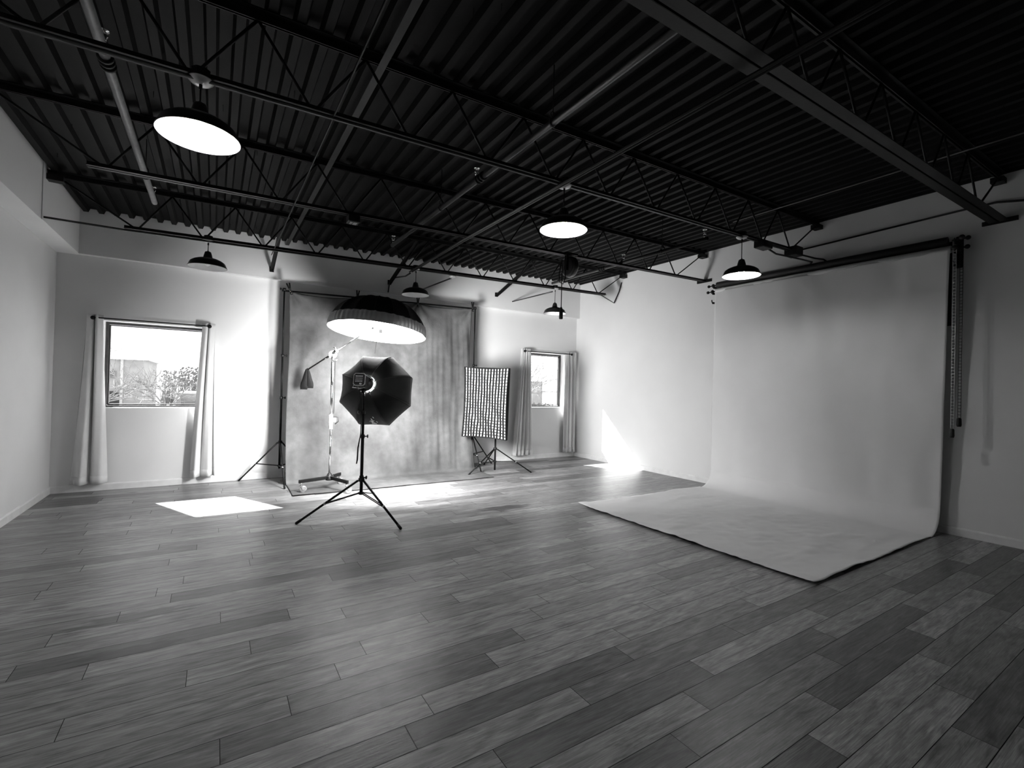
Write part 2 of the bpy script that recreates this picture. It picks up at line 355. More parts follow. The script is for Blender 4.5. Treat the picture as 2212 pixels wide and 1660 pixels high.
# windows
for i, (a0, a1) in enumerate(WIN):
    t = thing('window_%d' % (i + 1), None, None, ((a0 + a1) / 2, D + .22, WZ0), kind='structure')
    b = MB(); yf0, yf1 = D + .20, D + .25; fw = .032
    b.box(a0, a0 + fw, yf0, yf1, WZ0, WZ1).box(a1 - fw, a1, yf0, yf1, WZ0, WZ1).box(a0 + fw, a1 - fw, yf0, yf1, WZ0, WZ0 + fw * .8).box(a0 + fw, a1 - fw, yf0, yf1, WZ1 - fw, WZ1)
    part('window_frame', b, M['frame'], t, bevel=.004)
    b = MB(); c = fw + .006; b.box(a0 + c, a0 + c + .014, yf0 - .006, yf1, WZ0 + c, WZ1 - c).box(a1 - c - .014, a1 - c, yf0 - .006, yf1, WZ0 + c, WZ1 - c).box(a0 + c, a1 - c, yf0 - .006, yf1, WZ0 + c, WZ0 + c + .012).box(a0 + c, a1 - c, yf0 - .006, yf1, WZ1 - c - .012, WZ1 - c)
    part('window_sash', b, M['black'], t)
    part('window_pane', MB().box(a0 + fw, a1 - fw, D + .222, D + .228, WZ0 + .03, WZ1 - fw), M['glass'], t)
    part('window_sill', MB().box(a0, a1, D - .004, D + .20, WZ0 - .012, WZ0 + .004), M['trim'], t)

# ------------------------------------------------------------------ steel joists
JY = [1.43, 3.18, 4.95, 6.76]
zbc = lambda x: 3.222 + SL * x
JL = ['nearest the camera, crossing the top right corner', 'carrying the three lit pendant lamps', 'third from the camera, with the cord reel', 'nearest the back wall, carrying the unlit pendants']
JR = [6.93, 6.30, 6.93, 6.39]
for ji, Y in enumerate(JY):
    t = thing('roof_joist', 'black open-web steel roof joist ' + JL[ji], 'roof joist', (2.6, Y, zbc(2.6)), 'open-web roof joists')
    zt = lambda x: zdeck(x) - .002
    wd = (.15, .075, .075, .07)[ji]; gp = .018
    b = MB()
    for s_ in (-1, 1):
        yc = Y + s_ * (gp / 2 + (wd - gp) / 4); hw = (wd - gp) / 2
        b.obox((-.90, yc, zbc(-.90) - .016), (JR[ji], yc, zbc(JR[ji]) - .016), hw, .006)
        b.obox((-.90, Y + s_ * gp / 2, zbc(-.90)), (JR[ji], Y + s_ * gp / 2, zbc(JR[ji])), .006, .036)
    part('bottom_chord', b, M['steel'], t)
    b = MB(); wt = .11
    for s_ in (-1, 1):
        b.obox((-1.53, Y + s_ * wt / 4, zt(-1.53) - .004), (W - .02, Y + s_ * wt / 4, zt(W) - .004), wt / 2 - .006, .006)
        b.obox((-1.53, Y + s_ * .01, zt(-1.53) - .028), (W - .02, Y + s_ * .01, zt(W) - .028), .006, .05)
    part('top_chord', b, M['steel'], t)
    for (xa, xb) in ((-1.535, -1.40), (6.80, 6.925)):
        part('bearing_seat', MB().box(xa, xb, Y - .05, Y + .05, zt(xa) - .10, zt(xa) - .045), M['steel'], t)
    nodes = [-.79 + .635 * k for k in range(12)]
    pts = []
    for k, xn in enumerate(nodes):
        L_ = xn - .3175 if k else -1.46; R_ = xn + .3175 if k < 11 else 6.86
        part('web_bar', MB().tube((L_, Y, zt(L_) - .045), (xn - .015, Y, zbc(xn)), .0095, n=8), M['steel'], t)
        part('web_bar', MB().tube((xn + .015, Y, zbc(xn)), (R_, Y, zt(R_) - .045), .0095, n=8), M['steel'], t)
    if JR[ji] > 6.9:
        part('wall_plate', MB().box(6.905, 6.928, Y - .14, Y + .13, zbc(6.93) - .035, zbc(6.93) + .01), M['steel'], t)

# bridging members between joists
single('bridging_strap', MB().obox((.905, YB + .1, zdeck(.9) - .058), (.905, D - .11, zdeck(.9) - .058), .05, .004), M['strap'], 'dark grey flat bridging strap crossing the joists just under the ribbed roof deck', 'bridging bar')
single('bridging_angle', MB().obox((.60, JY[0], 3.216), (.60, JY[3] + .3, 3.216), .012, .003).obox((.596, JY[0], 3.209), (.596, JY[3] + .3, 3.209), .003, .014), M['steel'], 'thin black bridging angle crossing the joist bottoms, left of the wide grey strap', 'bridging bar')
for (x_, lab) in ((.70, 'black diagonal bridging bar reaching the back wall between window and muslin backdrop'), (2.55, 'black diagonal bridging bar reaching the back wall above the open umbrella'), (4.73, 'black diagonal bridging bar reaching the back wall above the grid softbox')):
    z1_ = {.70: 3.25, 2.55: 3.31, 4.73: 3.37}[x_]
    b = MB().obox((x_, D - .115, z1_), (x_, JY[3] + .06, zdeck(x_) - .05), .05, .006); b.obox((x_ + .022, D - .115, z1_ - .02), (x_ + .022, JY[3] + .06, zdeck(x_) - .07), .005, .04); b.box(x_ - .03, x_ + .03, D - .115, D - .10, z1_ - .04, z1_ + .04)
    single('diagonal_brace', b, M['steel'], lab, 'brace')

# sprinkler pipes
def sprinkler(x, y0, y1, z, r, heads, label, couplings, hangers):
    t = thing('sprinkler_pipe', label, 'pipe', (x, (y0 + y1) / 2, z), 'sprinkler pipes under the roof deck')
    part('pipe', MB().poly([(x, y0, z), (x, y1, z)], r, 16), M['pipe'] if x < 0 else M['conduit'], t)
    for y in couplings:
        b = MB()
        for k_ in range(3): b.lathe([(r, -.012), (r * 1.55, -.009), (r * 1.55, .009), (r, .012)], 16, (x, y + k_ * .045, z), (0, 1, 0))
        part('pipe_coupling', b, M['steel'], t)
    for y in heads:
        b = MB().tube((x, y, z + r * .6), (x, y, z + .06), .012).tube((x, y, z + .055), (x, y, z + .075), .016, .010)
        b.poly([(x - .012, y, z + .07), (x - .02, y, z + .09), (x - .004, y, z + .112)], .003, 6).poly([(x + .012, y, z + .07), (x + .02, y, z + .09), (x + .004, y, z + .112)], .003, 6)
        b.lathe([(0, .112), (.026, .112), (.026, .115), (0, .116)], 14, (x, y, z)); part('sprinkler_head', b, M['chrome'], t)
    for y in hangers:
        b = MB().tube((x, y, z + .05), (x, y, zdeck(x)), .004, n=6)
        b.lathe([(r + .003, -.008), (r + .006, -.008), (r + .006, .008), (r + .003, .008)], 16, (x, y, z), (0, 1, 0), close=True)
        b.poly([(x + .02 * math.cos(a_), y, z + .055 + .02 * math.sin(a_)) for a_ in [k_ * PI / 5 for k_ in range(11)]], .003, 6)
        part('pipe_hanger', b, M['steel'], t)
    return t
sprinkler(-.58, YB + .2, 6.15, 3.35, .026, [3.48, 6.02], 'light grey sprinkler pipe overhead at left above the large lit pendant', [3.54], [5.4])
sprinkler(1.93, YB + .2, 6.08, 3.345, .024, [3.72, 6.04], 'long dark sprinkler pipe passing over the joists in the middle of the ceiling', [3.6], [2.6, 4.5])
sprinkler(4.97, 3.52, 6.6, 3.365, .022, [3.56, 4.9], 'short dark sprinkler pipe overhead right of the cord reel', [5.3], [4.2])

# conduits
def conduit(pts, r, label, name='electrical_conduit', m_='conduit'):
    return single(name, MB().poly(pts, r, 10), M[m_], label, 'conduit', 'black electrical conduits on the ceiling')
zc = lambda x: zbc(x) - .034
conduit([(-1.5, 3.155, zc(-1.5)), (6.0, 3.155, zc(6.0))], .011, 'black conduit strapped under the joist that carries the lit pendants')
conduit([(-1.53, 6.66, 3.144), (-.9, 6.72, zc(-.9) - .01), (6.25, 6.735, zc(6.25)), (6.55, 6.86, 3.315), (6.88, 7.02, 3.30), (6.915, 6.92, 3.52), (6.915, 6.85, 3.70)], .011, 'black conduit strapped under the joist nearest the back wall, bending up at the right wall')
conduit([(2.385, YB + .1, 3.205), (2.385, 5.0, 3.205), (2.42, 6.76, 3.205)], .012, 'black conduit crossing all joists to the middle unlit pendant, left of a pair')
conduit([(2.425, YB + .1, 3.213), (2.425, 5.0, 3.213), (2.46, 6.76, 3.213)], .010, 'black conduit crossing all joists to the middle unlit pendant, right of a pair')
conduit([(5.60, YB + .1, 3.72), (5.60, 3.6, 3.72)], .010, 'thin black tube standing in for a deck rib highlight at far right of the ceiling')  # no real conduit: tube added in place of the highlight along a deck rib
conduit([(2.45, 6.82, 3.20), (2.53, 7.25, 3.25), (2.60, 7.95, 3.37), (2.55, 8.12, 3.33), (2.53, 8.13, 3.13)], .012, 'black conduit bending down the back wall beside the middle unlit pendant')
conduit([(3.12, 6.80, 3.22), (3.16, 8.14, 3.27)], .012, 'black conduit running from the round cover plate to the back wall')
conduit([(5.13, 6.80, 3.27), (5.12, 8.14, 3.28)], .011, 'black conduit running from the far right unlit pendant to the back wall')
conduit([(6.28, 3.22, 3.36), (6.7, 3.40, 3.50), (6.89, 3.55, 3.535), (6.905, 1.75, 3.583), (6.905, 1.45, 3.583), (6.905, 1.2, 3.53), (6.905, .7, 3.42)], .011, 'black conduit running along the top of the right wall above the paper backdrop')
conduit([(5.62, 3.14, 3.26), (5.75, 3.12, 3.22), (6.35, 3.12, 3.255), (6.75, 3.18, 3.30), (6.915, 3.30, 3.29)], .011, 'lower black conduit looping from the junction box to the right wall')
conduit([(6.30, 3.16, 3.33), (6.75, 3.14, 3.34), (6.88, 3.10, 3.34), (6.915, 3.05, 3.29)], .011, 'upper black conduit leaving the end box towards the right wall')
def boxthing(x0, x1, y0, y1, z0, z1, label, cat='junction box', name='junction_box'):
    t = thing(name, label, cat, ((x0 + x1) / 2, (y0 + y1) / 2, z0))
    part('box_body', MB().box(x0, x1, y0, y1, z0, z1), M['black'], t, bevel=.004)
    part('box_cover', MB().box(x0 + .006, x1 - .006, y0 + .006, y1 - .006, z0 - .004, z0 + .001).sphere((x0 + .02, (y0 + y1) / 2, z0 - .004), .004, 8).sphere((x1 - .02, (y0 + y1) / 2, z0 - .004), .004, 8), M['steel'], t)
    return t
boxthing(5.42, 5.62, 3.09, 3.21, 3.255, 3.335, 'black junction box on the joist right of the far lit pendant')
boxthing(6.16, 6.33, 3.09, 3.24, 3.29, 3.40, 'black junction box at the right end of the lit pendants joist')
b = thing('ceiling_sensor', 'small black box with pale lettered face hanging under the third joist', 'sensor', (1.157, 4.95, 3.13))
part('sensor_body', MB().box(1.10, 1.215, 4.89, 5.01, 3.155, 3.225), M['black'], b, bevel=.008)
part('sensor_face', MB().box(1.125, 1.145, 4.905, 4.98, 3.149, 3.156).box(1.155, 1.19, 4.905, 4.98, 3.149, 3.156), M['plate'], b)
t = thing('cover_plate', 'round grey cover plate under the joist right of the middle unlit pendant', 'cover plate', (3.12, 6.76, 3.21))
part('plate_disc', MB().lathe([(0, -.03), (.035, -.028), (.058, -.012), (.06, 0), (.0, .002)], 24, (3.12, 6.76, 3.245)), M['plate'], t)
part('plate_box', MB().lathe([(.045, 0), (.045, .05), (0, .05)], 8, (3.12, 6.76, 3.245), smooth=False), M['black'], t)

# ------------------------------------------------------------------ pendant lamps
def pendant(x, y, lit, label):
    zc_ = zbc(x) - .045; zr = 2.868
    t = thing('pendant_lamp', label, 'pendant lamp', (x, y, zr), 'dome pendant lamps hanging from the joists')
    o = (x, y, zr); R_ = .203
    out = [(R_, 0), (R_ + .003, .004), (R_, .008), (R_ - .020, .054), (R_ - .026, .063), (R_ - .055, .084), (R_ - .095, .101), (.072, .110), (.054, .114), (.049, .119), (.042, .15), (.033, .184), (.028, .190), (.016, .193), (.012, .197), (.006, .206), (0, .206)]
    part('lamp_shade', MB().lathe(out, 48, o), M['shade'], t)
    inn = [(R_ - .001, .001), (R_ - .023, .052), (R_ - .058, .078), (R_ - .098, .095), (.066, .104), (.045, .11), (.04, .13), (0, .13)]
    part('lamp_reflector', MB().lathe(inn, 48, o), M['enamel'], t, label='white enamelled inside of the shade')
    b = MB().sphere((x, y, zr + .052), .033, 16, (1, 1, 1.1)).tube((x, y, zr + .07), (x, y, zr + .118), .016); part('light_bulb', b, M['bulb_on'] if lit else M['bulb_off'], t)
    part('lamp_cord', MB().tube((x, y, zr + .195), (x, y, zc_ - .002), .0045, n=8).tube((x, y, zc_ - .035), (x, y, zc_ - .002), .009, n=10), M['cable'], t)
    c = part('canopy', MB().lathe([(0, -.008), (.03, -.006), (.052, .004), (.064, .016), (.064, .02), (0, .02)], 32, (x, y, zc_)), M['plate'], t, label='pale dished round cover')
    part('canopy_box', MB().lathe([(.048, .02), (.048, .075), (0, .075)], 8, (x, y, zc_), smooth=False, phase=PI / 8), M['black'], t)
    return t
pendant(-.11, 3.18, True, 'large lit black dome pendant, nearest the camera at upper left')
pendant(2.50, 3.18, True, 'lit black dome pendant hanging at the centre of the ceiling')
pendant(5.13, 3.18, True, 'lit black dome pendant beside the left end of the paper roll')
pendant(-.11, 6.76, False, 'unlit black dome pendant hanging above the left window')
pendant(2.52, 6.76, False, 'unlit black dome pendant hanging above the muslin backdrop')
pendant(5.16, 6.76, False, 'unlit black dome pendant hanging above the right window, cord plug beside it')

# cord reel
t = thing('cord_reel', 'round black retractable cord reel hanging under the third joist', 'cord reel', (4.0, 4.95, 3.02))
rc = (3.96, 4.93, 3.155)
part('reel_drum', MB().lathe([(0, 0), (.02, -.004), (.12, 0), (.137, .01), (.14, .03), (.14, .07), (.132, .085), (.03, .092), (0, .092)], 40, rc, (1, 0, 0)), M['shade'], t)
part('reel_face', MB().lathe([(0, -.008), (.11, -.007), (.118, -.002), (.118, .004)], 40, rc, (1, 0, 0)), M['strap'], t, label='grey round side plate')
part('reel_bracket', MB().box(3.93, 3.955, 4.905, 4.955, 3.12, 3.33).box(3.90, 4.10, 4.88, 5.0, 3.31, 3.335).box(3.925, 3.95, 4.90, 4.96, 3.10, 3.16), M['black'], t)
part('reel_hub', MB().lathe([(0, -.03), (.018, -.028), (.022, -.008)], 16, rc, (1, 0, 0)), M['chrome'], t)
loop = [(3.93, 4.93, 3.10), (3.90, 4.90, 2.98), (3.87, 4.90, 2.90), (3.83, 4.92, 2.92), (3.83, 4.94, 3.02), (3.86, 4.95, 3.16), (3.88, 4.95, 3.24), (3.89, 4.95, 3.12), (3.885, 4.95, 2.9), (3.885, 4.95, 2.60)]
part('reel_cord', MB().poly(loop, .006, 8), M['cable'], t)
part('cord_outlet', MB().lathe([(0, .16), (.012, .16), (.018, .12), (.024, .11), (.026, .01), (.02, 0), (0, 0)], 16, (3.885, 4.95, 2.44)), M['black'], t)

# ------------------------------------------------------------------ curtains
def curtain(xt0, xt1, xb0, xb1, folds, amp, label, ph, bow=0.0):
    zt_, zb_ = 2.335, .115
    def fn(u, v):
        e = v ** 1.15
        x0 = xt0 + (xb0 - xt0) * e; x1 = xt1 + (xb1 - xt1) * e
        a_ = amp * (.8 + .5 * v); y = D - .115 + a_ * math.sin(2 * PI * folds * u + ph) + .35 * a_ * math.sin(2 * PI * folds * 1.7 * u + ph * 2 + 2 * v)
        x_ = x0 + (x1 - x0) * u + bow * math.sin(PI * v) + .012 * math.sin(2 * PI * folds * u + ph + 1.3) * (1 - .3 * v)
        return Vector((x_, min(y, D - .02), zt_ + (zb_ - zt_) * v))
    t = thing('curtain', label, 'curtain', ((xb0 + xb1) / 2, D - .085, zb_), 'cream curtains beside the windows')
    part('curtain_panel', MB().grid(fn, 72, 40), M['curtain'], t, solid=.004)
    def hem(u, v):
        q = fn(u, .955 + .047 * v); q.y -= .004; return q
    part('hem', MB().grid(hem, 72, 2), M['curtain'], t, solid=.004)
    return t
curtain(-1.445, -1.27, -1.56, -1.18, 2.2, .042, 'cream curtain at the left side of the left window, gathered then flared at the hem', .5)
curtain(-.165, -.005, -.275, .035, 2.1, .036, 'cream curtain at the right side of the left window, brightly lit', 2.2, -.01)
curtain(5.36, 5.60, 5.18, 5.70, 5.2, .030, 'cream curtain with many narrow pleats at the left side of the right window', .2)
curtain(6.53, 6.86, 6.53, 6.87, 3.1, .030, 'cream curtain at the right side of the right window, next to the room corner', 1.0)
for (x0, x1, z_, lab) in ((-1.365, -.085, 2.292, 'thin dark curtain rod above the left window'), (5.43, 6.685, 2.284, 'thin dark curtain rod above the right window')):
    t = thing('curtain_rod', lab, 'curtain rod', ((x0 + x1) / 2, D - .14, z_))
    part('rod', MB().tube((x0, D - .14, z_), (x1, D - .14, z_), .0085), M['blackmetal'], t)
    for xe in (x0, x1):
        part('finial', MB().sphere((xe, D - .145, z_ - .004), .026, 20), M['blackmetal'], t)
        part('rod_bracket', MB().tube((xe + (.04 if xe == x0 else -.04), D - .14, z_ - .004), (xe + (.04 if xe == x0 else -.04), D - .001, z_ - .004), .006, n=8), M['blackmetal'], t)

# ------------------------------------------------------------------ light stands
def rot(a): return Vector((math.cos(a), math.sin(a), 0))
def tripod(t, x, y, R_, ztop, zlow, a0, rl, zk=None, colb=0.0, rcol=.016, mm='blackmetal'):
    """legs, braces and collars of a folding stand"""
    c = Vector((x, y, 0)); up = Vector((0, 0, 1))
    part('upper_collar', MB().lathe([(0, -.02), (rcol + .014, -.02), (rcol + .016, -.012), (rcol + .016, .012), (rcol + .010, .02), (0, .02)], 16, (x, y, ztop)), M['black'], t)
    part('lower_collar', MB().lathe([(0, -.016), (rcol + .010, -.016), (rcol + .012, .010), (0, .016)], 16, (x, y, zlow)), M['black'], t)
    for k in range(3):
        d = rot(a0 + k * 2 * PI / 3); s = Vector((-d.y, d.x, 0))
        p = c + d * .035 + up * (ztop - .008); q = c + d * R_ + up * .012
        part('leg', MB().tube(p, q, rl, n=12), M[mm], t)
        part('rubber_foot', MB().tube(q + (p - q).normalized() * .05, q - (p - q).normalized() * .006, rl * 1.25, n=12).sphere(q, rl * 1.2, 10), M['cable'], t)
        f_ = .56; kn = p + (q - p) * f_
        lo = c + d * .022 + up * zlow
        b = MB()
        for s_ in (-1, 1): b.obox(lo + s * s_ * rl, kn + s * s_ * rl, .004, .012)
        part('brace', b, M['black'], t)
        part('leg_rivet', MB().sphere(kn, rl * 1.35, 10), M['silver'], t)
def pole(t, x, y, secs, mm='blackmetal'):
    for (z0, z1, r_) in secs: part('pole_section', MB().tube((x, y, z0), (x, y, z1), r_, n=16), M[mm], t)
def knob(t, x, y, z, d=(1, 0, 0), m1='black'):
    d = Vector(d).normalized(); p = Vector((x, y, z))
    b = MB().lathe([(0, -.02), (.024, -.02), (.024, .02), (0, .02)], 14, p, (0, 0, 1)).tube(p + d * .015, p + d * .05, .006, n=8)
    b.lathe([(0, 0), (.012, 0), (.02, .006), (.02, .014), (0, .018)], 12, p + d * .045, d)
    part('locking_knob', b, M[m1], t)

# octagonal softbox stand (centre of the picture)
ox, oy = 1.415, 5.336
t = thing('light_stand', 'tall black light stand in the middle of the floor holding the octagonal softbox', 'light stand', (ox, oy, 0))
tripod(t, ox, oy, .652, .435, .285, math.atan2(5.856 - oy, 1.804 - ox), .0125, rcol=.018)
pole(t, ox, oy, [(.27, .92, .0175), (.90, 1.20, .0150), (1.18, 1.42, .012)])
knob(t, ox, oy, .92, (1, -.3, 0)); knob(t, ox, oy, 1.19, (-1, -.2, 0)); knob(t, ox, oy, .46, (.8, -.6, 0))
ax = lambda az, el: Vector((math.sin(math.radians(az)) * math.cos(math.radians(el)), math.cos(math.radians(az)) * math.cos(math.radians(el)), math.sin(math.radians(el))))
A = ax(33, -11); HP = Vector((ox, oy, 1.525)); S = A.cross(Vector((0, 0, 1))).normalized(); U = S.cross(A)
# flash head on the stand
def frame_box(p0, A, S, U, l, w_, h, ch):
    """box with chamfered edges, axis A from p0, length l"""
    pr = [(-w_, -h + ch), (-w_ + ch, -h), (w_ - ch, -h), (w_, -h + ch), (w_, h - ch), (w_ - ch, h), (-w_ + ch, h), (-w_, h - ch)]
    vs = [p0 + A * e + S * a_ + U * b_ for e in (0, l) for a_, b_ in pr]
    return MB().add(vs, [(i, (i + 1) % 8, 8 + (i + 1) % 8, 8 + i) for i in range(8)] + [tuple(range(8))[::-1], tuple(range(8, 16))])
def flash(P, A, S, U, label, sc=1.0, back=.20):
    t = thing('flash_head', label, 'studio flash', P - U * .09)
    p0 = P - A * back
    part('flash_body', frame_box(p0, A, S, U, .13 * sc, .062 * sc, .066 * sc, .018), M['black'], t)
    part('rear_bezel', frame_box(p0 - A * .004, A, S, U, .006, .066 * sc, .070 * sc, .018), M['silver'], t, label='silver edged rear rim')
    pn = part('control_panel', frame_box(p0 - A * .008, A, S, U, .006, .058 * sc, .062 * sc, .016), M['display'], t)
    q = p0 - A * .0095; b = MB()
    for hh in (.035, .012, -.008, -.024):
        for k_ in range(5):
            cc = q + S * (-.035 + .016 * k_) + U * hh; w2 = .0055; h2 = .003 if hh < .03 else .005
            b.add([cc - S * w2 - U * h2, cc + S * w2 - U * h2, cc + S * w2 + U * h2, cc - S * w2 + U * h2], [(0, 1, 2, 3)])
    part('panel_print', b, M['logo'], pn)
    part('panel_dial', MB().lathe([(0, .008), (.012, .008), (.014, 0)], 16, q - U * .048 + S * .02, -A), M['silver'], pn)
    part('flash_barrel', MB().lathe([(0, 0), (.055, 0), (.055, .05), (.075, .07), (.078, .085), (0, .085)], 28, p0 + A * .13 * sc, A), M['shade'], t)
    part('mounting_ring', MB().lathe([(.074, 0), (.092, .002), (.092, .014), (.074, .016)], 32, p0 + A * (.13 * sc + .075), A, close=True), M['chrome'], t)
    part('carry_handle', MB().poly([p0 + A * .0 - U * .066 - S * .055, p0 - A * .02 - U * .095 - S * .06, p0 - A * .02 - U * .10 + S * .035, p0 + A * .02 - U * .085 + S * .055, p0 + A * .05 - U * .06 + S * .05], .005, 8), M['silver'], t)
    b = MB().tube(P - A * .10 - U * .06, P - A * .10 - U * .13, .014).tube(P - A * .10 - U * .09 - S * .035, P - A * .10 - U * .09 + S * .035, .012)
    b.poly([P - A * .07 - U * .085, P - A * .01 - U * .09, P + A * .015 - U * .14], .006, 8)
    part('tilt_bracket', b, M['blackmetal'], t)
    return t
flash(HP + A * .08, A, S, U, 'black studio flash with lettered rear panel behind the octagonal softbox', back=.24)
# octagonal softbox
ap = HP + A * .10
t = thing('octagonal_softbox', 'black eight-sided softbox seen from behind on the central stand', 'softbox', ap)
part('speed_ring', MB().lathe([(.085, 0), (.11, .003), (.11, .02), (.085, .02)], 32, ap, A, close=True), M['silver'], t)
RO = .452; DEP = .40
def octp(k, s):  # rod k from the ring (s=0) to the rim (s=1), bowed outward
    a_ = math.radians(22.5 + 45 * k); r_ = .09 + (RO - .09) * (math.sin(s * PI / 2) ** .9); h = DEP * (1 - math.cos(s * PI / 2)) * .55 + DEP * s * .45
    return ap + A * h + (S * math.cos(a_) + U * math.sin(a_)) * r_
for k in range(8):
    def fn(u, v, k=k):
        p = octp(k, v) * (1 - u) + octp(k + 1, v) * u
        sag = math.sin(PI * u) * math.sin(PI * v) * .022
        cen = ap + A * ((p - ap).dot(A)); dr = (cen - p).normalized()
        wr_ = .0022 * math.sin(u * 26 + k * 2) * math.sin(PI * u) * (v ** 2) * (1 - v ** 8)
        return p + dr * (sag + wr_)
    part('fabric_panel', MB().grid(fn, 14, 16), M['oct'], t, solid=.002)
    part('rib_rod', MB().poly([octp(k, s / 10) + (octp(k, s / 10) - ap).normalized() * .002 for s in range(11)], .0032, 6), M['black'], t)
def lip(u, v):
    k = int(min(u * 8, 7.999)); f_ = u * 8 - k; a0 = math.radians(22.5 + 45 * k); a1 = a0 + PI / 4
    e0 = S * math.cos(a0) + U * math.sin(a0); e1 = S * math.cos(a1) + U * math.sin(a1)
    return ap + A * (DEP + .05 * v) + (e0 * (1 - f_) + e1 * f_) * (RO - .006 * math.sin(PI * f_))
part('front_lip', MB().grid(lip, 64, 1, smooth=False), M['oct'], t, solid=.002)
vs = [ap + A * (DEP + .01) + (S * math.cos(math.radians(22.5 + 45 * k)) + U * math.sin(math.radians(22.5 + 45 * k))) * (RO - .015) for k in range(8)]
part('front_diffuser', MB().add(vs, [tuple(range(8))]), M['diff_oct'], t, label='glowing white front cloth')
for kk, vv_ in ((1, .87), (5, .62)):          # small printed mark on the upper and lower panel
    def pt(u, v, k=kk):
        p = octp(k, v) * (1 - u) + octp(k + 1, v) * u; cen = ap + A * ((p - ap).dot(A)); dr = (p - cen).normalized()
        return p - dr * (math.sin(PI * u) * math.sin(PI * v) * .022) + (dr - A * .6).normalized() * .003
    b = MB(); sg = -1 if kk == 1 else 1
    def quad(u0, u1, v0, v1, sh=0):
        b.add([pt(u0, v0), pt(u1, v0), pt(u1 + sh, v1), pt(u0 + sh, v1)], [(0, 1, 2, 3)])
    u_ = .5; v_ = vv_
    if kk == 5:
        quad(.46, .64, .90, .94); quad(.48, .60, .85, .88, .01); quad(.50, .58, .79, .84, -.03); quad(.44, .60, .76, .78, .03); quad(.50, .54, .69, .75, .03); quad(.60, .63, .62, .84, .08); quad(.40, .48, .80, .815, .02)
    else:
        quad(.52, .66, .80, .84, .02); quad(.44, .56, .84, .87, -.02); quad(.50, .56, .87, .91, -.05); quad(.36, .46, .91, .93, -.02)
    part('printed_mark', b, M['logo'], t, label='small white printed mark')
# strap hanging beside the pole
single('hanging_cable', MB().poly([HP - A * .10 - S * .03 + Vector((0, 0, -.03)), (ox - .028, oy - .03, 1.25), (ox - .030, oy - .03, .95), (ox - .055, oy - .03, .80), (ox - .06, oy - .03, .66), (ox - .068, oy - .03, .62)], [.004, .004, .005, .008, .008, .006], 8), M['cable'], 'black cable hanging down beside the central stand pole', 'cable')

# ------------------------------------------------------------------ grid softbox at right
sx, sy = 4.309, 7.313
t = thing('light_stand', 'black light stand holding the grid softbox near the right window', 'light stand', (sx, sy, 0))
tripod(t, sx, sy, .659, .40, .172, math.atan2(7.957 - sy, 4.449 - sx), .011, rcol=.018)
pole(t, sx, sy, [(.015, .66, .0165), (.64, 1.17, .014)]); knob(t, sx, sy, .66, (1, 0, 0))
TL, TR, BR, BL = [Vector(q) for q in ((3.732, 7.458, 1.857), (4.210, 6.752, 1.837), (4.199, 6.773, .61), (3.720, 7.479, .63))]
cen = (TL + TR + BR + BL) / 4; ex = (TR - TL).normalized(); ez = (TL - BL).normalized(); nf = ex.cross(ez).normalized()  # faces the room
if nf.y > 0: nf = -nf
hw, hh = (TR - TL).length / 2, (TL - BL).length / 2
t = thing('grid_softbox', 'white glowing rectangular softbox with black egg-crate grid by the right window', 'softbox', cen)
def fp(u, v, d=0): return cen + ex * (u * hw) + ez * (v * hh) + nf * d
def edge(u, v):    # sagging outline between the four corners
    su = 1 - .055 * (1 - v * v) if abs(u) > .999 else 1
    return su
def pin(u, v, d=0):   # pincushion outline
    return fp(u * (1 - .05 * (1 - v * v)), v * (1 - .035 * (1 - u * u)), d)
def fr(u, v): return pin(u * 2 - 1, v * 2 - 1, -.035)
part('front_diffuser', MB().grid(fr, 12, 16), M['diff_soft'], t, label='glowing white front cloth')
b = MB(); NV, NH = 15, 24; wig = lambda a_, k_: .012 * math.sin(a_ * 3.1 + k_ * .9) + .006 * math.sin(a_ * 9 + k_ * 2.3)
for k in range(NV + 1):
    u = -1 + 2 * k / NV
    def st(a_, v, u=u, k=k):
        vv2 = v * 1 ; q = a_ * 2 - 1; w_ = wig(q * 2, k) * (1 - abs(u) ** 4) * (1.4 if q < -.3 else .6)
        return pin(u + w_, q, -.03 + .05 * vv2)
    b.grid(st, 24, 1, False)
for k in range(NH + 1):
    v = -1 + 2 * k / NH
    def st(a_, w2, v=v, k=k):
        q = a_ * 2 - 1; w_ = wig(q * 2 + 1, k) * .7 * (1 - abs(v) ** 4)
        return pin(q, v + w_, -.03 + .045 * w2)
    b.grid(st, 20, 1, False)
part('fabric_grid', b, M['grid'], t, solid=.011)
b = MB()
seq = [pin(-1 + 2 * i / 16, 1, .012) for i in range(16)] + [pin(1, 1 - 2 * i / 16, .012) for i in range(16)] + [pin(1 - 2 * i / 16, -1, .012) for i in range(16)] + [pin(-1, -1 + 2 * i / 16, .012) for i in range(17)]
b.poly(seq, .007, 6, False)
def rim(u, v):
    i = int(min(u * 64, 63)); f_ = u * 64 - i; p = seq[i] * (1 - f_) + seq[i + 1] * f_; return p - nf * (.075 * v)
b.grid(rim, 64, 1)
part('front_band', b, M['oct'], t, solid=.003)
back = Vector((sx, sy, 1.23)); rb = .085
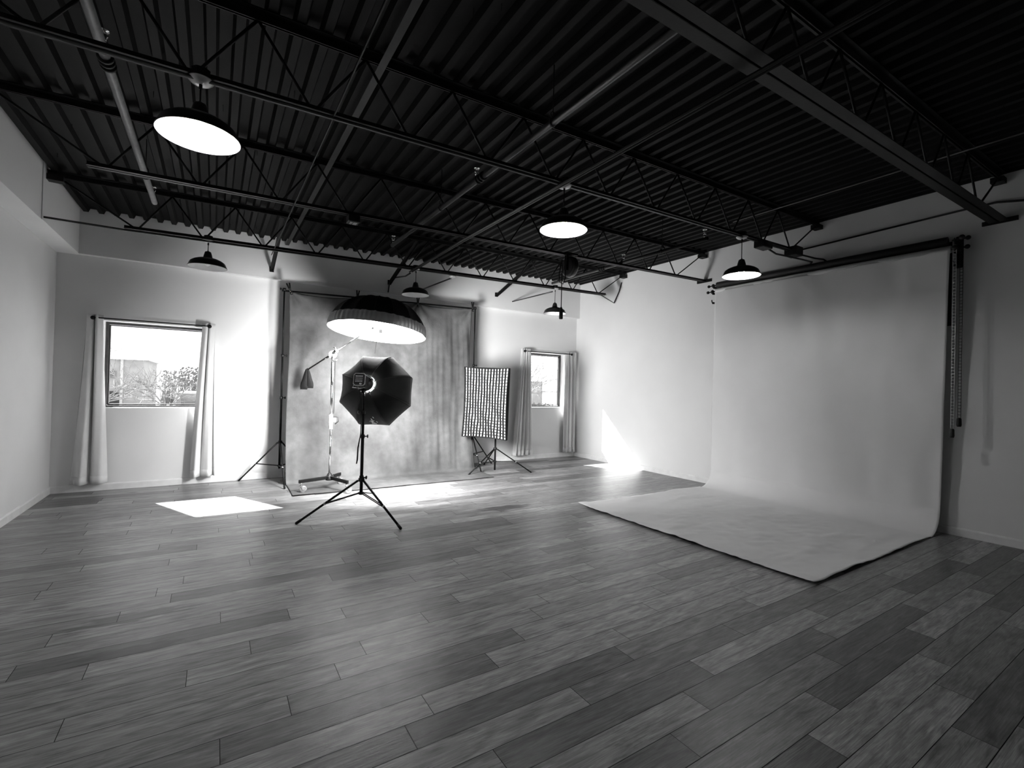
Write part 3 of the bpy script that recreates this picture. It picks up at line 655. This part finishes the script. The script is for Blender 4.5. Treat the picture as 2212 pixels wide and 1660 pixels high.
for k, (c0, c1) in enumerate(((( -1, 1), (1, 1)), ((1, 1), (1, -1)), ((1, -1), (-1, -1)), ((-1, -1), (-1, 1)))):
    def fn(u, v, c0=c0, c1=c1):
        f0 = pin(c0[0], c0[1], -.06); f1 = pin(c1[0], c1[1], -.06); p = f0 * (1 - u) + f1 * u
        q0 = back + ex * c0[0] * rb + ez * c0[1] * rb; q1 = back + ex * c1[0] * rb + ez * c1[1] * rb; q = q0 * (1 - u) + q1 * u
        r_ = p * (1 - v) + q * v; return r_ - nf * .05 * math.sin(PI * v)
    part('fabric_panel', MB().grid(fn, 8, 8), M['oct'], t, solid=.002)
flash(back - nf * .02 + Vector((0, 0, 0)), nf, ex, ez, 'black studio flash behind the grid softbox', back=.22)

# ------------------------------------------------------------------ boom stand with deep umbrella
bx, by = 1.40, 6.97
t = thing('boom_stand', 'chrome boom stand on a wheeled black base in front of the muslin backdrop', 'boom stand', (bx, by, 0))
for a_ in (-172, -66, 54):
    d = rot(math.radians(a_)); e = Vector((bx, by, .165)) + d * (.41 if a_ != 54 else .36)
    part('base_leg', MB().obox(Vector((bx, by, .175)) + d * .03, e + Vector((0, 0, -.005)), .03, .045), M['blackmetal'], t, bevel=.003)
    cp = e - d * .03; c = part('caster', MB().tube(cp + Vector((0, 0, -.02)), cp + Vector((0, 0, -.055)), .012).obox(cp + Vector((0, -.02, -.055)), cp + Vector((.03, -.02, -.115)), .004, .02).obox(cp + Vector((0, .02, -.055)), cp + Vector((.03, .02, -.115)), .004, .02), M['chrome'], t)
    part('wheel', MB().lathe([(0, -.014), (.03, -.014), (.045, -.012), (.05, 0), (.045, .012), (.03, .014), (0, .014)], 24, cp + Vector((.03, 0, -.113)), (0, 1, 0)), M['silver'], c)
b = MB().lathe([(0, 0), (.05, 0), (.055, .02), (.04, .05), (.03, .09), (0, .09)], 16, (bx, by, .14))
for k in range(6): b.sphere(Vector((bx, by, .19)) + rot(k * PI / 3) * .045, .014, 8)
part('base_hub', b, M['black'], t)
part('lower_column', MB().tube((bx, by, .15), (bx, by, .93), .015, n=20), M['chrome'], t)
part('upper_column', MB().tube((bx, by, .90), (bx, by, 1.86), .0195, n=20), M['chrome'], t)
b = MB().tube((bx, by, .86), (bx, by, 1.06), .026, n=16); b.lathe([(0, 0), (.03, 0), (.034, .01), (.034, .03), (0, .035)], 16, (bx + .03, by - .02, .99), (1, -.5, 0)); part('column_clamp', b, M['enamel'], t)
part('clamp_handle', MB().poly([(bx + .03, by - .02, 1.03), (bx + .085, by - .045, 1.03), (bx + .09, by - .05, .97), (bx + .05, by - .03, .93)], .007, 8), M['black'], t)
part('column_cable', MB().poly([(bx + .03, by - .02, 1.84), (bx + .034, by - .02, 1.4), (bx + .03, by - .02, 1.08)], .004, 6), M['cable'], t)
Hh = Vector((bx, by, 1.93)); T = Vector((1.763, 6.274, 2.263)); bd = (T - Hh).normalized(); TA = Hh - (T - Hh) * .70
part('boom_arm', MB().tube(Hh - (T - Hh) * .02, T, .0125, n=14), M['chrome'], t)
part('boom_tail', MB().tube(Hh, TA, .0105, n=14), M['blackmetal'], t, label='dark rear length of the boom')
dv = Vector((_f.x, _f.y, 0)).normalized(); dv = (Vector((0, 0, 1.5)) - Hh).normalized()
b = MB().lathe([(0, -.03), (.05, -.03), (.056, -.02), (.056, -.004), (.045, 0), (.045, .01), (.03, .018), (0, .02)], 28, Hh + Vector((0, 0, -.015)), dv)
part('grip_head', b, M['enamel'], t)
b = MB().tube(Hh - bd * .08, Hh + bd * .09, .024, n=14).tube(Hh + Vector((0, 0, -.02)), Hh + Vector((0, 0, -.12)), .022)
b.poly([Hh + bd * .07, Hh + bd * .07 + Vector((-.01, 0, .05)), Hh + bd * .05 + Vector((-.02, 0, .06))], .009, 8); b.poly([Hh - bd * .05 + Vector((0, 0, -.03)), Hh - bd * .12 + Vector((-.03, 0, -.03))], .008, 8)
b.poly([Hh + Vector((.0, 0, -.1)), Hh + Vector((.06, -.03, -.09))], .007, 8); part('boom_clamp', b, M['chrome'], t)
# sandbag
t = thing('sandbag', 'dark twin-pouch sandbag hanging from the boom tail', 'sandbag', (TA.x, TA.y, TA.z - .30))
side = Vector((_r.x, _r.y, 0))
for s_ in (-1, 1):
    off = side * (.038 * s_) - dv * 0
    def sb(u, v, s_=s_, off=off):
        a_ = 2 * PI * u; wv = .018 + .040 * min(1, v * 1.5) - .008 * max(0, v - .85) / .15; th = .010 + .028 * math.sin(PI * min(.95, v * .8 + .1))
        if v > .93: th *= .5
        c = TA + Vector((0, 0, .01)) + off * (.2 + .95 * v) + Vector((0, 0, -(.275 if s_ > 0 else .295) * v))
        return c + side * (wv * math.cos(a_) * (1 + .05 * math.sin(9 * v))) + dv * (th * math.sin(a_)) 
    part('sand_pouch', MB().grid(sb, 28, 22), M['sand'], t)
    q0 = sb(0, 1); q1 = sb(.5, 1); part('bottom_seam', MB().obox(q0, q1, .012, .010), M['sand'], t)
part('bag_strap', MB().poly([TA + side * .03 + Vector((0, 0, -.03)), TA + Vector((0, 0, .022)), TA - side * .03 + Vector((0, 0, -.03))], .009, 8), M['cable'], t)

# deep umbrella
C = Vector((1.916, 6.592, 2.236)); N = Vector((.119, .0758, 1)).normalized(); R_ = .663; DH = .487; NR = 16
e1 = N.cross(Vector((0, 1, 0))).normalized(); e2 = N.cross(e1)
def dome(a_, s):      # s 0 rim .. 1 apex ; deep parabola
    r_ = R_ * math.cos(s * PI / 2) ** .86; h = DH * math.sin(s * PI / 2) ** 1.0
    return C + N * h + (e1 * math.cos(a_) + e2 * math.sin(a_)) * r_
t = thing('parabolic_umbrella', 'large deep black umbrella with glowing white underside on the boom', 'umbrella light', C)
def dm(u, v):
    k = u * NR; f_ = k - math.floor(k); a0 = 2 * PI * math.floor(k) / NR; a1 = a0 + 2 * PI / NR
    s = v; p = dome(a0, s) * (1 - f_) + dome(a1, s) * f_
    return p + (C + N * .1 - p).normalized() * (.012 * math.sin(PI * f_) * math.cos(s * PI / 2))
part('umbrella_canopy', MB().grid(dm, NR * 6, 20), M['dome'], t, solid=.002)
for k in range(NR):
    a_ = 2 * PI * k / NR
    part('umbrella_rib', MB().poly([dome(a_, s / 12) + (dome(a_, s / 12) - C).normalized() * .002 for s in range(12)], .003, 6), M['strap'], t)
def fgr(u, v):
    a_ = 2 * PI * u; p = dome(a_, .19 * v); dr = (e1 * math.cos(a_) + e2 * math.sin(a_))
    return p + dr * (.009 + .007 * math.sin(u * 2 * PI * 62 + 2 * math.sin(u * 40)) * (1 - .6 * abs(2 * v - 1))) + N * (.004 * math.sin(u * 2 * PI * 33) * v)
part('diffuser_skirt', MB().grid(fgr, 420, 3), M['fringe'], t, label='gathered sheer grey skirt over the rim')
part('skirt_elastic', MB().poly([fgr(i / 96, 1.0) for i in range(97)], .004, 6, False), M['strap'], t)
def dsk(u, v):
    a_ = 2 * PI * u; sc_ = 1 - .012 * abs(math.sin(a_ * NR / 2)) ; return C + (e1 * math.cos(a_) + e2 * math.sin(a_)) * ((R_ + .004) * v * (sc_ if v > .9 else 1)) - N * (.02 * (1 - v * v))
part('umbrella_diffuser', MB().grid(dsk, 96, 8), M['diff_umb'], t, label='glowing white cloth closing the underside')
part('umbrella_shaft', MB().tube(C + N * DH, C - N * .30, .0045, n=8).lathe([(0, 0), (.012, .0), (.012, .03), (0, .04)], 10, C + N * (DH - .01), N), M['cable'], t)
t = thing('flash_head', 'pale studio flash at the boom end under the umbrella', 'studio flash', T)
p_ = T; part('flash_body', frame_box(T - Vector((.0, .0, .015)), Vector((.8, .2, .15)).normalized(), Vector((-.25, .95, 0)).normalized(), Vector((-.1, 0, 1)).normalized(), .11, .035, .04, .01), M['enamel'], t)
part('flash_reflector', MB().lathe([(.03, 0), (.05, .03), (.045, .03), (.0, .01)], 20, T + Vector((.10, .02, .03)), (.1, .05, 1)), M['chrome'], t)
part('display_panel', frame_box(T + Vector((.085, -.05, -.045)), Vector((.3, -.9, -.2)).normalized(), Vector((.9, .3, 0)).normalized(), Vector((0, 0, 1)), .012, .022, .024, .004), M['strap'], t)
part('boom_bracket', MB().sphere(T, .022, 12).tube(T + Vector((0, 0, -.025)), T + Vector((0, 0, .04)), .009), M['black'], t)

# ------------------------------------------------------------------ muslin backdrop and its stands
def bdstand(x, y, a0, zt_, label):
    t = thing('backdrop_stand', label, 'backdrop stand', (x, y, 0), 'stands of the muslin backdrop')
    tripod(t, x, y, .585, .60, .245, a0, .011, rcol=.016)
    pole(t, x, y, [(.20, 1.27, .0165), (1.25, 1.91, .014), (1.89, zt_, .0115)])
    knob(t, x, y, 1.27, (1, -.4, 0)); knob(t, x, y, 1.91, (1, -.4, 0)); knob(t, x, y, zt_ - .01, (-1, -.2, 0))
    return t
bdstand(.855, 7.918 - .05, math.atan2(7.297 - 7.918, .867 - .855), 2.925, 'black backdrop stand at the left edge of the muslin, two feet showing')
bdstand(4.10, 7.83, math.atan2(7.293 - 7.83, 4.005 - 4.10), 3.00, 'black backdrop stand behind the right edge of the muslin')
single('backdrop_crossbar', MB().tube((.82, 7.87, 2.895), (4.14, 7.86, 2.985), .013, n=14), M['blackmetal'], 'black horizontal crossbar carrying the muslin between its two stands', 'crossbar')
def ztop(u):   # top edge sags between the clamps
    cl = [0, .33, .66, 1.0]
    for i in range(3):
        if cl[i] <= u <= cl[i + 1]:
            f_ = (u - cl[i]) / (cl[i + 1] - cl[i]); return 2.885 + .09 * u - .035 * math.sin(PI * f_)
    return 2.9
def cloth(u, v):
    """v 0 top .. 1 front edge on the floor"""
    zt_ = ztop(u); H_ = 2.9
    if v < .72:      # hanging part
        s = v / .72; z_ = zt_ * (1 - s) ** 1.0 + .06 * s; y_ = 7.845 - .22 * s - .06 * s ** 4
    elif v < .80:    # sweep
        s = (v - .72) / .08; a_ = s * PI / 2; z_ = .06 - .052 * math.sin(a_); y_ = 7.565 - .06 * (1 - math.cos(a_)) - .02 * s
    else:
        s = (v - .80) / .20; z_ = .008; y_ = 7.485 - s * (7.485 - 6.76)
    xr_ = 4.04 - .08 * math.sin(PI * min(1, v / .72) * .9) + (.02 if v > .6 else 0) - (.06 * (v - .8) / .2 if v > .8 else 0)
    xl_ = .925 - .03 * (v ** 2) + .012 * math.sin(v * 9)
    x_ = xl_ + (xr_ - xl_) * u
    hang = min(1, v / .15) * (1 - max(0, (v - .70) / .1)) if v < .8 else 0
    edge_ = .25 + .75 * max(0, (u - .6) / .4) ** 1.2 + .25 * max(0, (.12 - u) / .12)
    wob = noise.noise(Vector((x_ * 5.5, z_ * .55, 3.1))) * .042 + noise.noise(Vector((x_ * 13, z_ * 1.1, 8.2))) * .022
    y_ += wob * hang * edge_
    # radial creases from the top clamps
    for cu in (0, .33, .66, 1.0):
        du = (u - cu) * 3.1; dz = (zt_ - z_)
        rr_ = math.hypot(du, dz); an = math.atan2(du, dz + .02)
        if rr_ < .9 and v < .72: y_ += .018 * math.sin(an * 9) * math.exp(-rr_ * 2.6) * min(1, rr_ * 6)
    if v > .8: z_ += .012 * max(0, noise.noise(Vector((x_ * 2.5, y_ * 5, 0)))) + .004 * (1 + noise.noise(Vector((x_ * 9, y_ * 9, 4)))) ; y_ += .03 * noise.noise(Vector((x_ * 1.7, 3, 9))) * ((v - .8) / .2)
    return Vector((x_, y_, z_))
single('muslin_backdrop', MB().grid(cloth, 260, 200), M['muslin'], 'mottled grey painted muslin backdrop hanging between stands and sweeping onto the floor', 'backdrop', solid=.003)
def clampobj(p, tilt, label):
    p = Vector(p); t = thing('spring_clamp', label, 'clamp', p, 'spring clamps along the muslin crossbar')
    R3 = Matrix.Rotation(tilt, 3, 'Y')
    def w_(a_): return p + R3 @ Vector(a_)
    for s_ in (-1, 1):
        part('clamp_handle', MB().poly([w_((s_ * .006, 0, -.02)), w_((s_ * .010, 0, .04)), w_((s_ * .020, 0, .11))], [.009, .011, .012], 8), M['black'], t)
    part('clamp_jaw', MB().obox(w_((-.012, -.012, -.02)), w_((-.010, -.012, -.07)), .016, .016).obox(w_((.012, -.012, -.02)), w_((.010, -.012, -.07)), .016, .016), M['black'], t)
    part('clamp_spring', MB().lathe([(.006, -.012), (.012, -.010), (.012, .010), (.006, .012)], 12, w_((0, 0, -.01)), (0, 1, 0)).sphere(w_((.004, -.022, -.045)), .010, 8), M['chrome'], t)
clampobj((.93, 7.82, 2.905), -.32, 'black spring clamp gripping the top left corner of the muslin')
clampobj((1.93, 7.82, 2.925), .06, 'black spring clamp on the crossbar directly above the umbrella')
clampobj((2.965, 7.82, 2.945), .0, 'black spring clamp on the crossbar under the middle unlit pendant')
clampobj((4.04, 7.82, 2.985), .0, 'black spring clamp gripping the top right corner of the muslin')

# ------------------------------------------------------------------ seamless paper on the right wall
PY0, PY1 = 1.84, 4.68
def ysk(z): return -.075 * z / 3.15
t = thing('paper_backdrop', 'pale grey seamless paper backdrop hanging from the wall roll and sweeping onto the floor', 'paper backdrop', (5.4, 3.2, 0))
RX, RZ = 6.755, 3.135
def pap(u, v):
    sw = .24; xe = 6.795
    Lh = RZ - sw; La = sw * PI / 2; Lf = xe - sw - 4.03; tot = Lh + La + Lf; s = v * tot
    if s < Lh:
        z_ = RZ - s; x_ = RX - .03 + (xe - RX + .03) * min(1, (s / Lh) * 1.0) ** 1.0 * 1.0
        x_ = (RX - .038) + (xe - RX + .038) * (s / Lh)
    elif s < Lh + La:
        a_ = (s - Lh) / sw; z_ = sw - sw * math.sin(a_); x_ = xe - sw + sw * math.cos(a_)
    else: z_ = 0; x_ = xe - sw - (s - Lh - La)
    y_ = PY0 + (PY1 - PY0) * u + ysk(z_)
    if z_ > sw:
        x_ += .014 * noise.noise(Vector((y_ * 2.4, z_ * 1.1, 2))) + .014 * noise.noise(Vector((y_ * 5, z_ * 2.2, 7)))
    elif x_ < xe - sw:
        k_ = min(1, (xe - sw - x_) * 2); z_ += k_ * (.024 * max(0, noise.noise(Vector((x_ * 1.6, y_ * 4.5, 5)))) + .012 * abs(noise.noise(Vector((x_ * 4, y_ * 9, 1)))))
        edge_ = max(0, 1 - u * 9) + max(0, (u - .89) * 9); z_ += .014 * edge_ * (.7 + .6 * noise.noise(Vector((x_ * 2, 0, 3)))) + .016 * max(0, 1 - (x_ - 4.03) * 6)
        z_ += .004
    else: z_ += .004
    return Vector((x_, y_, z_))
part('paper_sheet', MB().grid(pap, 110, 240), M['paper'], t, solid=.0015)
part('paper_roll', MB().lathe([(0, 0), (.028, 0), (.040, .0), (.040, PY1 - PY0), (.028, PY1 - PY0), (0, PY1 - PY0)], 28, (RX, PY0 + ysk(RZ), RZ), (0, 1, 0)), M['paper'], t)
t = thing('black_paper_roll', 'black seamless paper roll on the wall bracket above the grey paper, its end hanging behind', 'paper roll', (6.80, 3.2, 3.2))
part('roll', MB().lathe([(0, 0), (.048, 0), (.048, 2.80), (0, 2.80)], 28, (6.775, 1.80, 3.235), (0, 1, 0)), M['roller'], t)
part('hanging_sheet', MB().grid(lambda u, v: Vector((6.825 + .01 * v, 1.775 + 2.75 * u, 3.235 - .93 * v)), 12, 12), M['blackpaper'], t, solid=.002)
def bracket(y, label, sgn):
    t = thing('wall_bracket', label, 'wall bracket', (6.86, y, 2.98), 'wall brackets of the paper rolls')
    part('bracket_plate', MB().box(6.905, 6.928, y - .025, y + .025, 2.95, 3.27), M['black'], t, bevel=.003)
    for (z_, x_) in ((3.235, 6.775), (RZ, RX), (2.985, 6.755)):
        part('hook_arm', MB().obox((6.91, y, z_ - .02), (x_ - .03, y, z_ - .035), .008, .032).obox((x_ - .03, y, z_ - .03), (x_ - .045, y, z_ + .012), .008, .02), M['black'], t)
    for (z_, x_) in ((3.235, 6.775), (RZ, RX)):
        b = MB().tube((x_, y - sgn * .03, z_), (x_, y + sgn * .06, z_), .010, n=10).lathe([(0, 0), (.03, 0), (.03, .02), (.012, .03)], 18, (x_, y + sgn * .01, z_), (0, sgn, 0))
        b.sphere((x_, y + sgn * .10, z_), .024, 14); b.tube((x_, y + sgn * .05, z_), (x_, y + sgn * .10, z_), .009, n=8)
        part('roll_spindle', b, M['black'], t)
    return t
bracket(4.655, 'black wall bracket with round knobs at the left end of the paper rolls', 1)
bracket(1.735, 'black wall bracket with round knobs and chain drive at the right end of the rolls', -1)
def chain(x, y, z0, z1, mm, label):
    t = thing('roller_chain', label, 'chain', (x, y, z1), 'ladder chains of the paper rollers')
    b = MB(); nb = int((z0 - z1) / .034)
    for s_ in (-1, 1): b.poly([(x, y + s_ * .0125, z0), (x, y + s_ * .0125, z1)], .0026, 6)
    for k in range(nb): z_ = z0 - k * .034; b.tube((x, y - .0125, z_), (x, y + .0125, z_), .003, n=6)
    part('chain_loop', b, M[mm], t)
    part('chain_weight', MB().lathe([(0, 0), (.017, .0), (.022, .02), (.020, .085), (.012, .095), (0, .095)], 16, (x, y, z1 - .085)), M['black'], t, label='dark end weight')
    part('chain_sprocket', MB().lathe([(0, -.008), (.026, -.008), (.026, .008), (0, .008)], 14, (x, y, z0 + .005), (1, 0, 0)), M['strap'], t)
chain(6.705, 1.722, 3.13, 1.17, 'chain', 'long white ladder chain hanging beside the paper backdrop, lower weight')
chain(6.725, 1.672, 3.235, 1.29, 'black', 'long black ladder chain hanging beside the white one, shorter of the two')

# ------------------------------------------------------------------ outside the windows
single('ground', MB().box(-60, 90, D + .35, 160, -.75, -.6), M['asphalt'], kind='structure')
def bldg(name, x0, x1, y0, y1, h, rh, label):
    t = thing(name, label, 'building', ((x0 + x1) / 2, (y0 + y1) / 2, -.6))
    part('wall', MB().box(x0, x1, y0, y1, -.6, h), M['siding'], t)
    b = MB(); ym = (y0 + y1) / 2; e_ = .25
    b.add([(x0 - e_, y0 - e_, h), (x1 + e_, y0 - e_, h), (x1 + e_, y1 + e_, h), (x0 - e_, y1 + e_, h), (x0 - e_, ym, h + rh), (x1 + e_, ym, h + rh)], [(0, 1, 5, 4), (3, 4, 5, 2), (0, 4, 3), (1, 2, 5), (0, 3, 2, 1)])
    part('roof', b, M['roofm'], t)
    return t
t = bldg('warehouse_building', -20, -3.7, 36, 44, 2.65, .62, 'pale gabled warehouse seen through the left window')
part('sign_panel', MB().box(-5.6, -4.95, 35.93, 36, 1.55, 1.95), M['leaf'], t)
part('warehouse_door', MB().box(-5.35, -4.7, 35.95, 36.0, -.6, .75), M['strap'], t)
part('corner_trim', MB().box(-4.75, -4.62, 35.9, 36.0, -.6, 2.65), M['roofm'], t)
t = bldg('flat_building', 14, 22.6, 31, 40, 2.1, .25, 'long pale building with posts seen through the right window')
for k in range(9): part('wall_post', MB().box(14.5 + k, 14.56 + k, 30.93, 31, -.6, 2.1), M['roofm'], t)
def tree(x, y, h, n_, label, seed_, spread=.5, r0=.06, trunk=.3):
    rr = random.Random(seed_); t = thing('bare_tree', label, 'tree', (x, y, -.6)); b = MB()
    def br(p, d, l, r, dep_):
        q = p + d * l; mid = (p + q) / 2 + Vector((rr.uniform(-1, 1), rr.uniform(-1, 1), rr.uniform(-.3, .6))) * l * .08
        b.poly([p, mid, q], [r, r * .85, r * .65], 5, False)
        if dep_ > 0:
            for _ in range(3 if dep_ > 1 else 2):
                nd = (d + Vector((rr.uniform(-1, 1), rr.uniform(-1, 1), rr.uniform(-.5, .7))) * spread * 1.4).normalized()
                br(p + d * l * rr.uniform(.5, 1), nd, l * rr.uniform(.62, .85), r * .62, dep_ - 1)
    base = Vector((x, y, -.6)); tb = base + Vector((.02, 0, h * trunk))
    for _ in range(n_):
        d = Vector((rr.uniform(-1, 1) * spread * 1.6, rr.uniform(-1, 1) * spread, 1)).normalized(); br(tb, d, h * .27, r0 * .7, 4)
    part('branches', b, M['bark'], t); part('trunk', MB().poly([base, (x + .01, y, -.6 + h * trunk * .6), tb], [r0 * 1.5, r0 * 1.1, r0 * .9], 8), M['bark'], t)
tree(-1.13, 16, 2.1, 5, 'small bare tree in the middle of the left window view', 3, .8, .035, .62)
tree(-2.6, 12.5, 3.4, 4, 'bare tree at the left edge of the left window view', 11, .9, .03, .35)
tree(7.3, 12.6, 4.6, 4, 'bare tree with long thin branches outside the right window', 21, .6, .035, .25)
def shrub(x, y, w_, d_, h, label, seed_, name='dry_shrub'):
    rr = random.Random(seed_); b = MB()
    for _ in range(260):
        p = Vector((x + rr.uniform(-w_, w_) * .8, y + rr.uniform(-d_, d_) * .8, -.6)); q = p + Vector((rr.uniform(-.2, .2), rr.uniform(-.1, .1), h * rr.uniform(.5, 1))); sdv = Vector((rr.uniform(.01, .03), 0, 0))
        b.add([p - sdv, p + sdv, q + Vector((rr.uniform(-.1, .1), 0, 0))], [(0, 1, 2)])
        lf = q; s_ = rr.uniform(.04, .10); b.add([lf + Vector((-s_, 0, 0)), lf + Vector((0, .03, -s_)), lf + Vector((s_, 0, .02)), lf + Vector((0, -.02, s_))], [(0, 1, 2, 3)])
    single(name, b, M['leaf'], label, 'shrub')
shrub(-3.0, 18, 1.3, .6, .75, 'dry tangled shrub low in the left window view', 5)
shrub(-1.6, 17, .8, .4, .45, 'low dry shrub around the foot of the small bare tree', 6)
shrub(-1.15, 44, 1.3, .8, 3.1, 'dark evergreen mass at the right of the left window view', 8, 'evergreen_shrub')
shrub(-2.6, 50, 1.6, .8, 2.9, 'distant pale treetops behind the yard in the left window', 9, 'evergreen_shrub')
shrub(17.6, 25, 1.7, .4, 1.15, 'long clipped hedge low in the right window view', 12, 'clipped_hedge')
t = thing('parked_car', 'dark boxy car parked at the right of the left window view', 'car', (-.8, 30, -.6))
cx, cy = -.75, 30
vs = [(-.85, -.4), (.85, -.4), (.85, .25), (.72, .85), (-.72, .85), (-.85, .25)]
b = MB().add([(cx + a_, cy + e, z_) for e in (-2, 2) for a_, z_ in vs], [(i, (i + 1) % 6, 6 + (i + 1) % 6, 6 + i) for i in range(6)] + [tuple(range(6)), tuple(range(6, 12))[::-1]])
part('car_body', b, M['carp'], t, bevel=.05)
part('windscreen', MB().box(cx - .62, cx + .62, cy - 2.03, cy - 1.99, .28, .74), M['glassd'], t)
part('car_roof', MB().box(cx - .72, cx + .72, cy - 1.9, cy + 1.9, .85, .90), M['roofm'], t)
for sx_ in (-.72, .72):
    for sy_ in (-1.35, 1.35): part('wheel', MB().lathe([(0, -.1), (.3, -.1), (.3, .1), (0, .1)], 20, (cx + sx_, cy + sy_, -.3), (1, 0, 0)), M['cable'], t)
    part('headlamp', MB().lathe([(0, .03), (.08, .02), (.09, 0)], 14, (cx + sx_ * .8, cy - 2.0, .08), (0, -1, 0)), M['silver'], t)
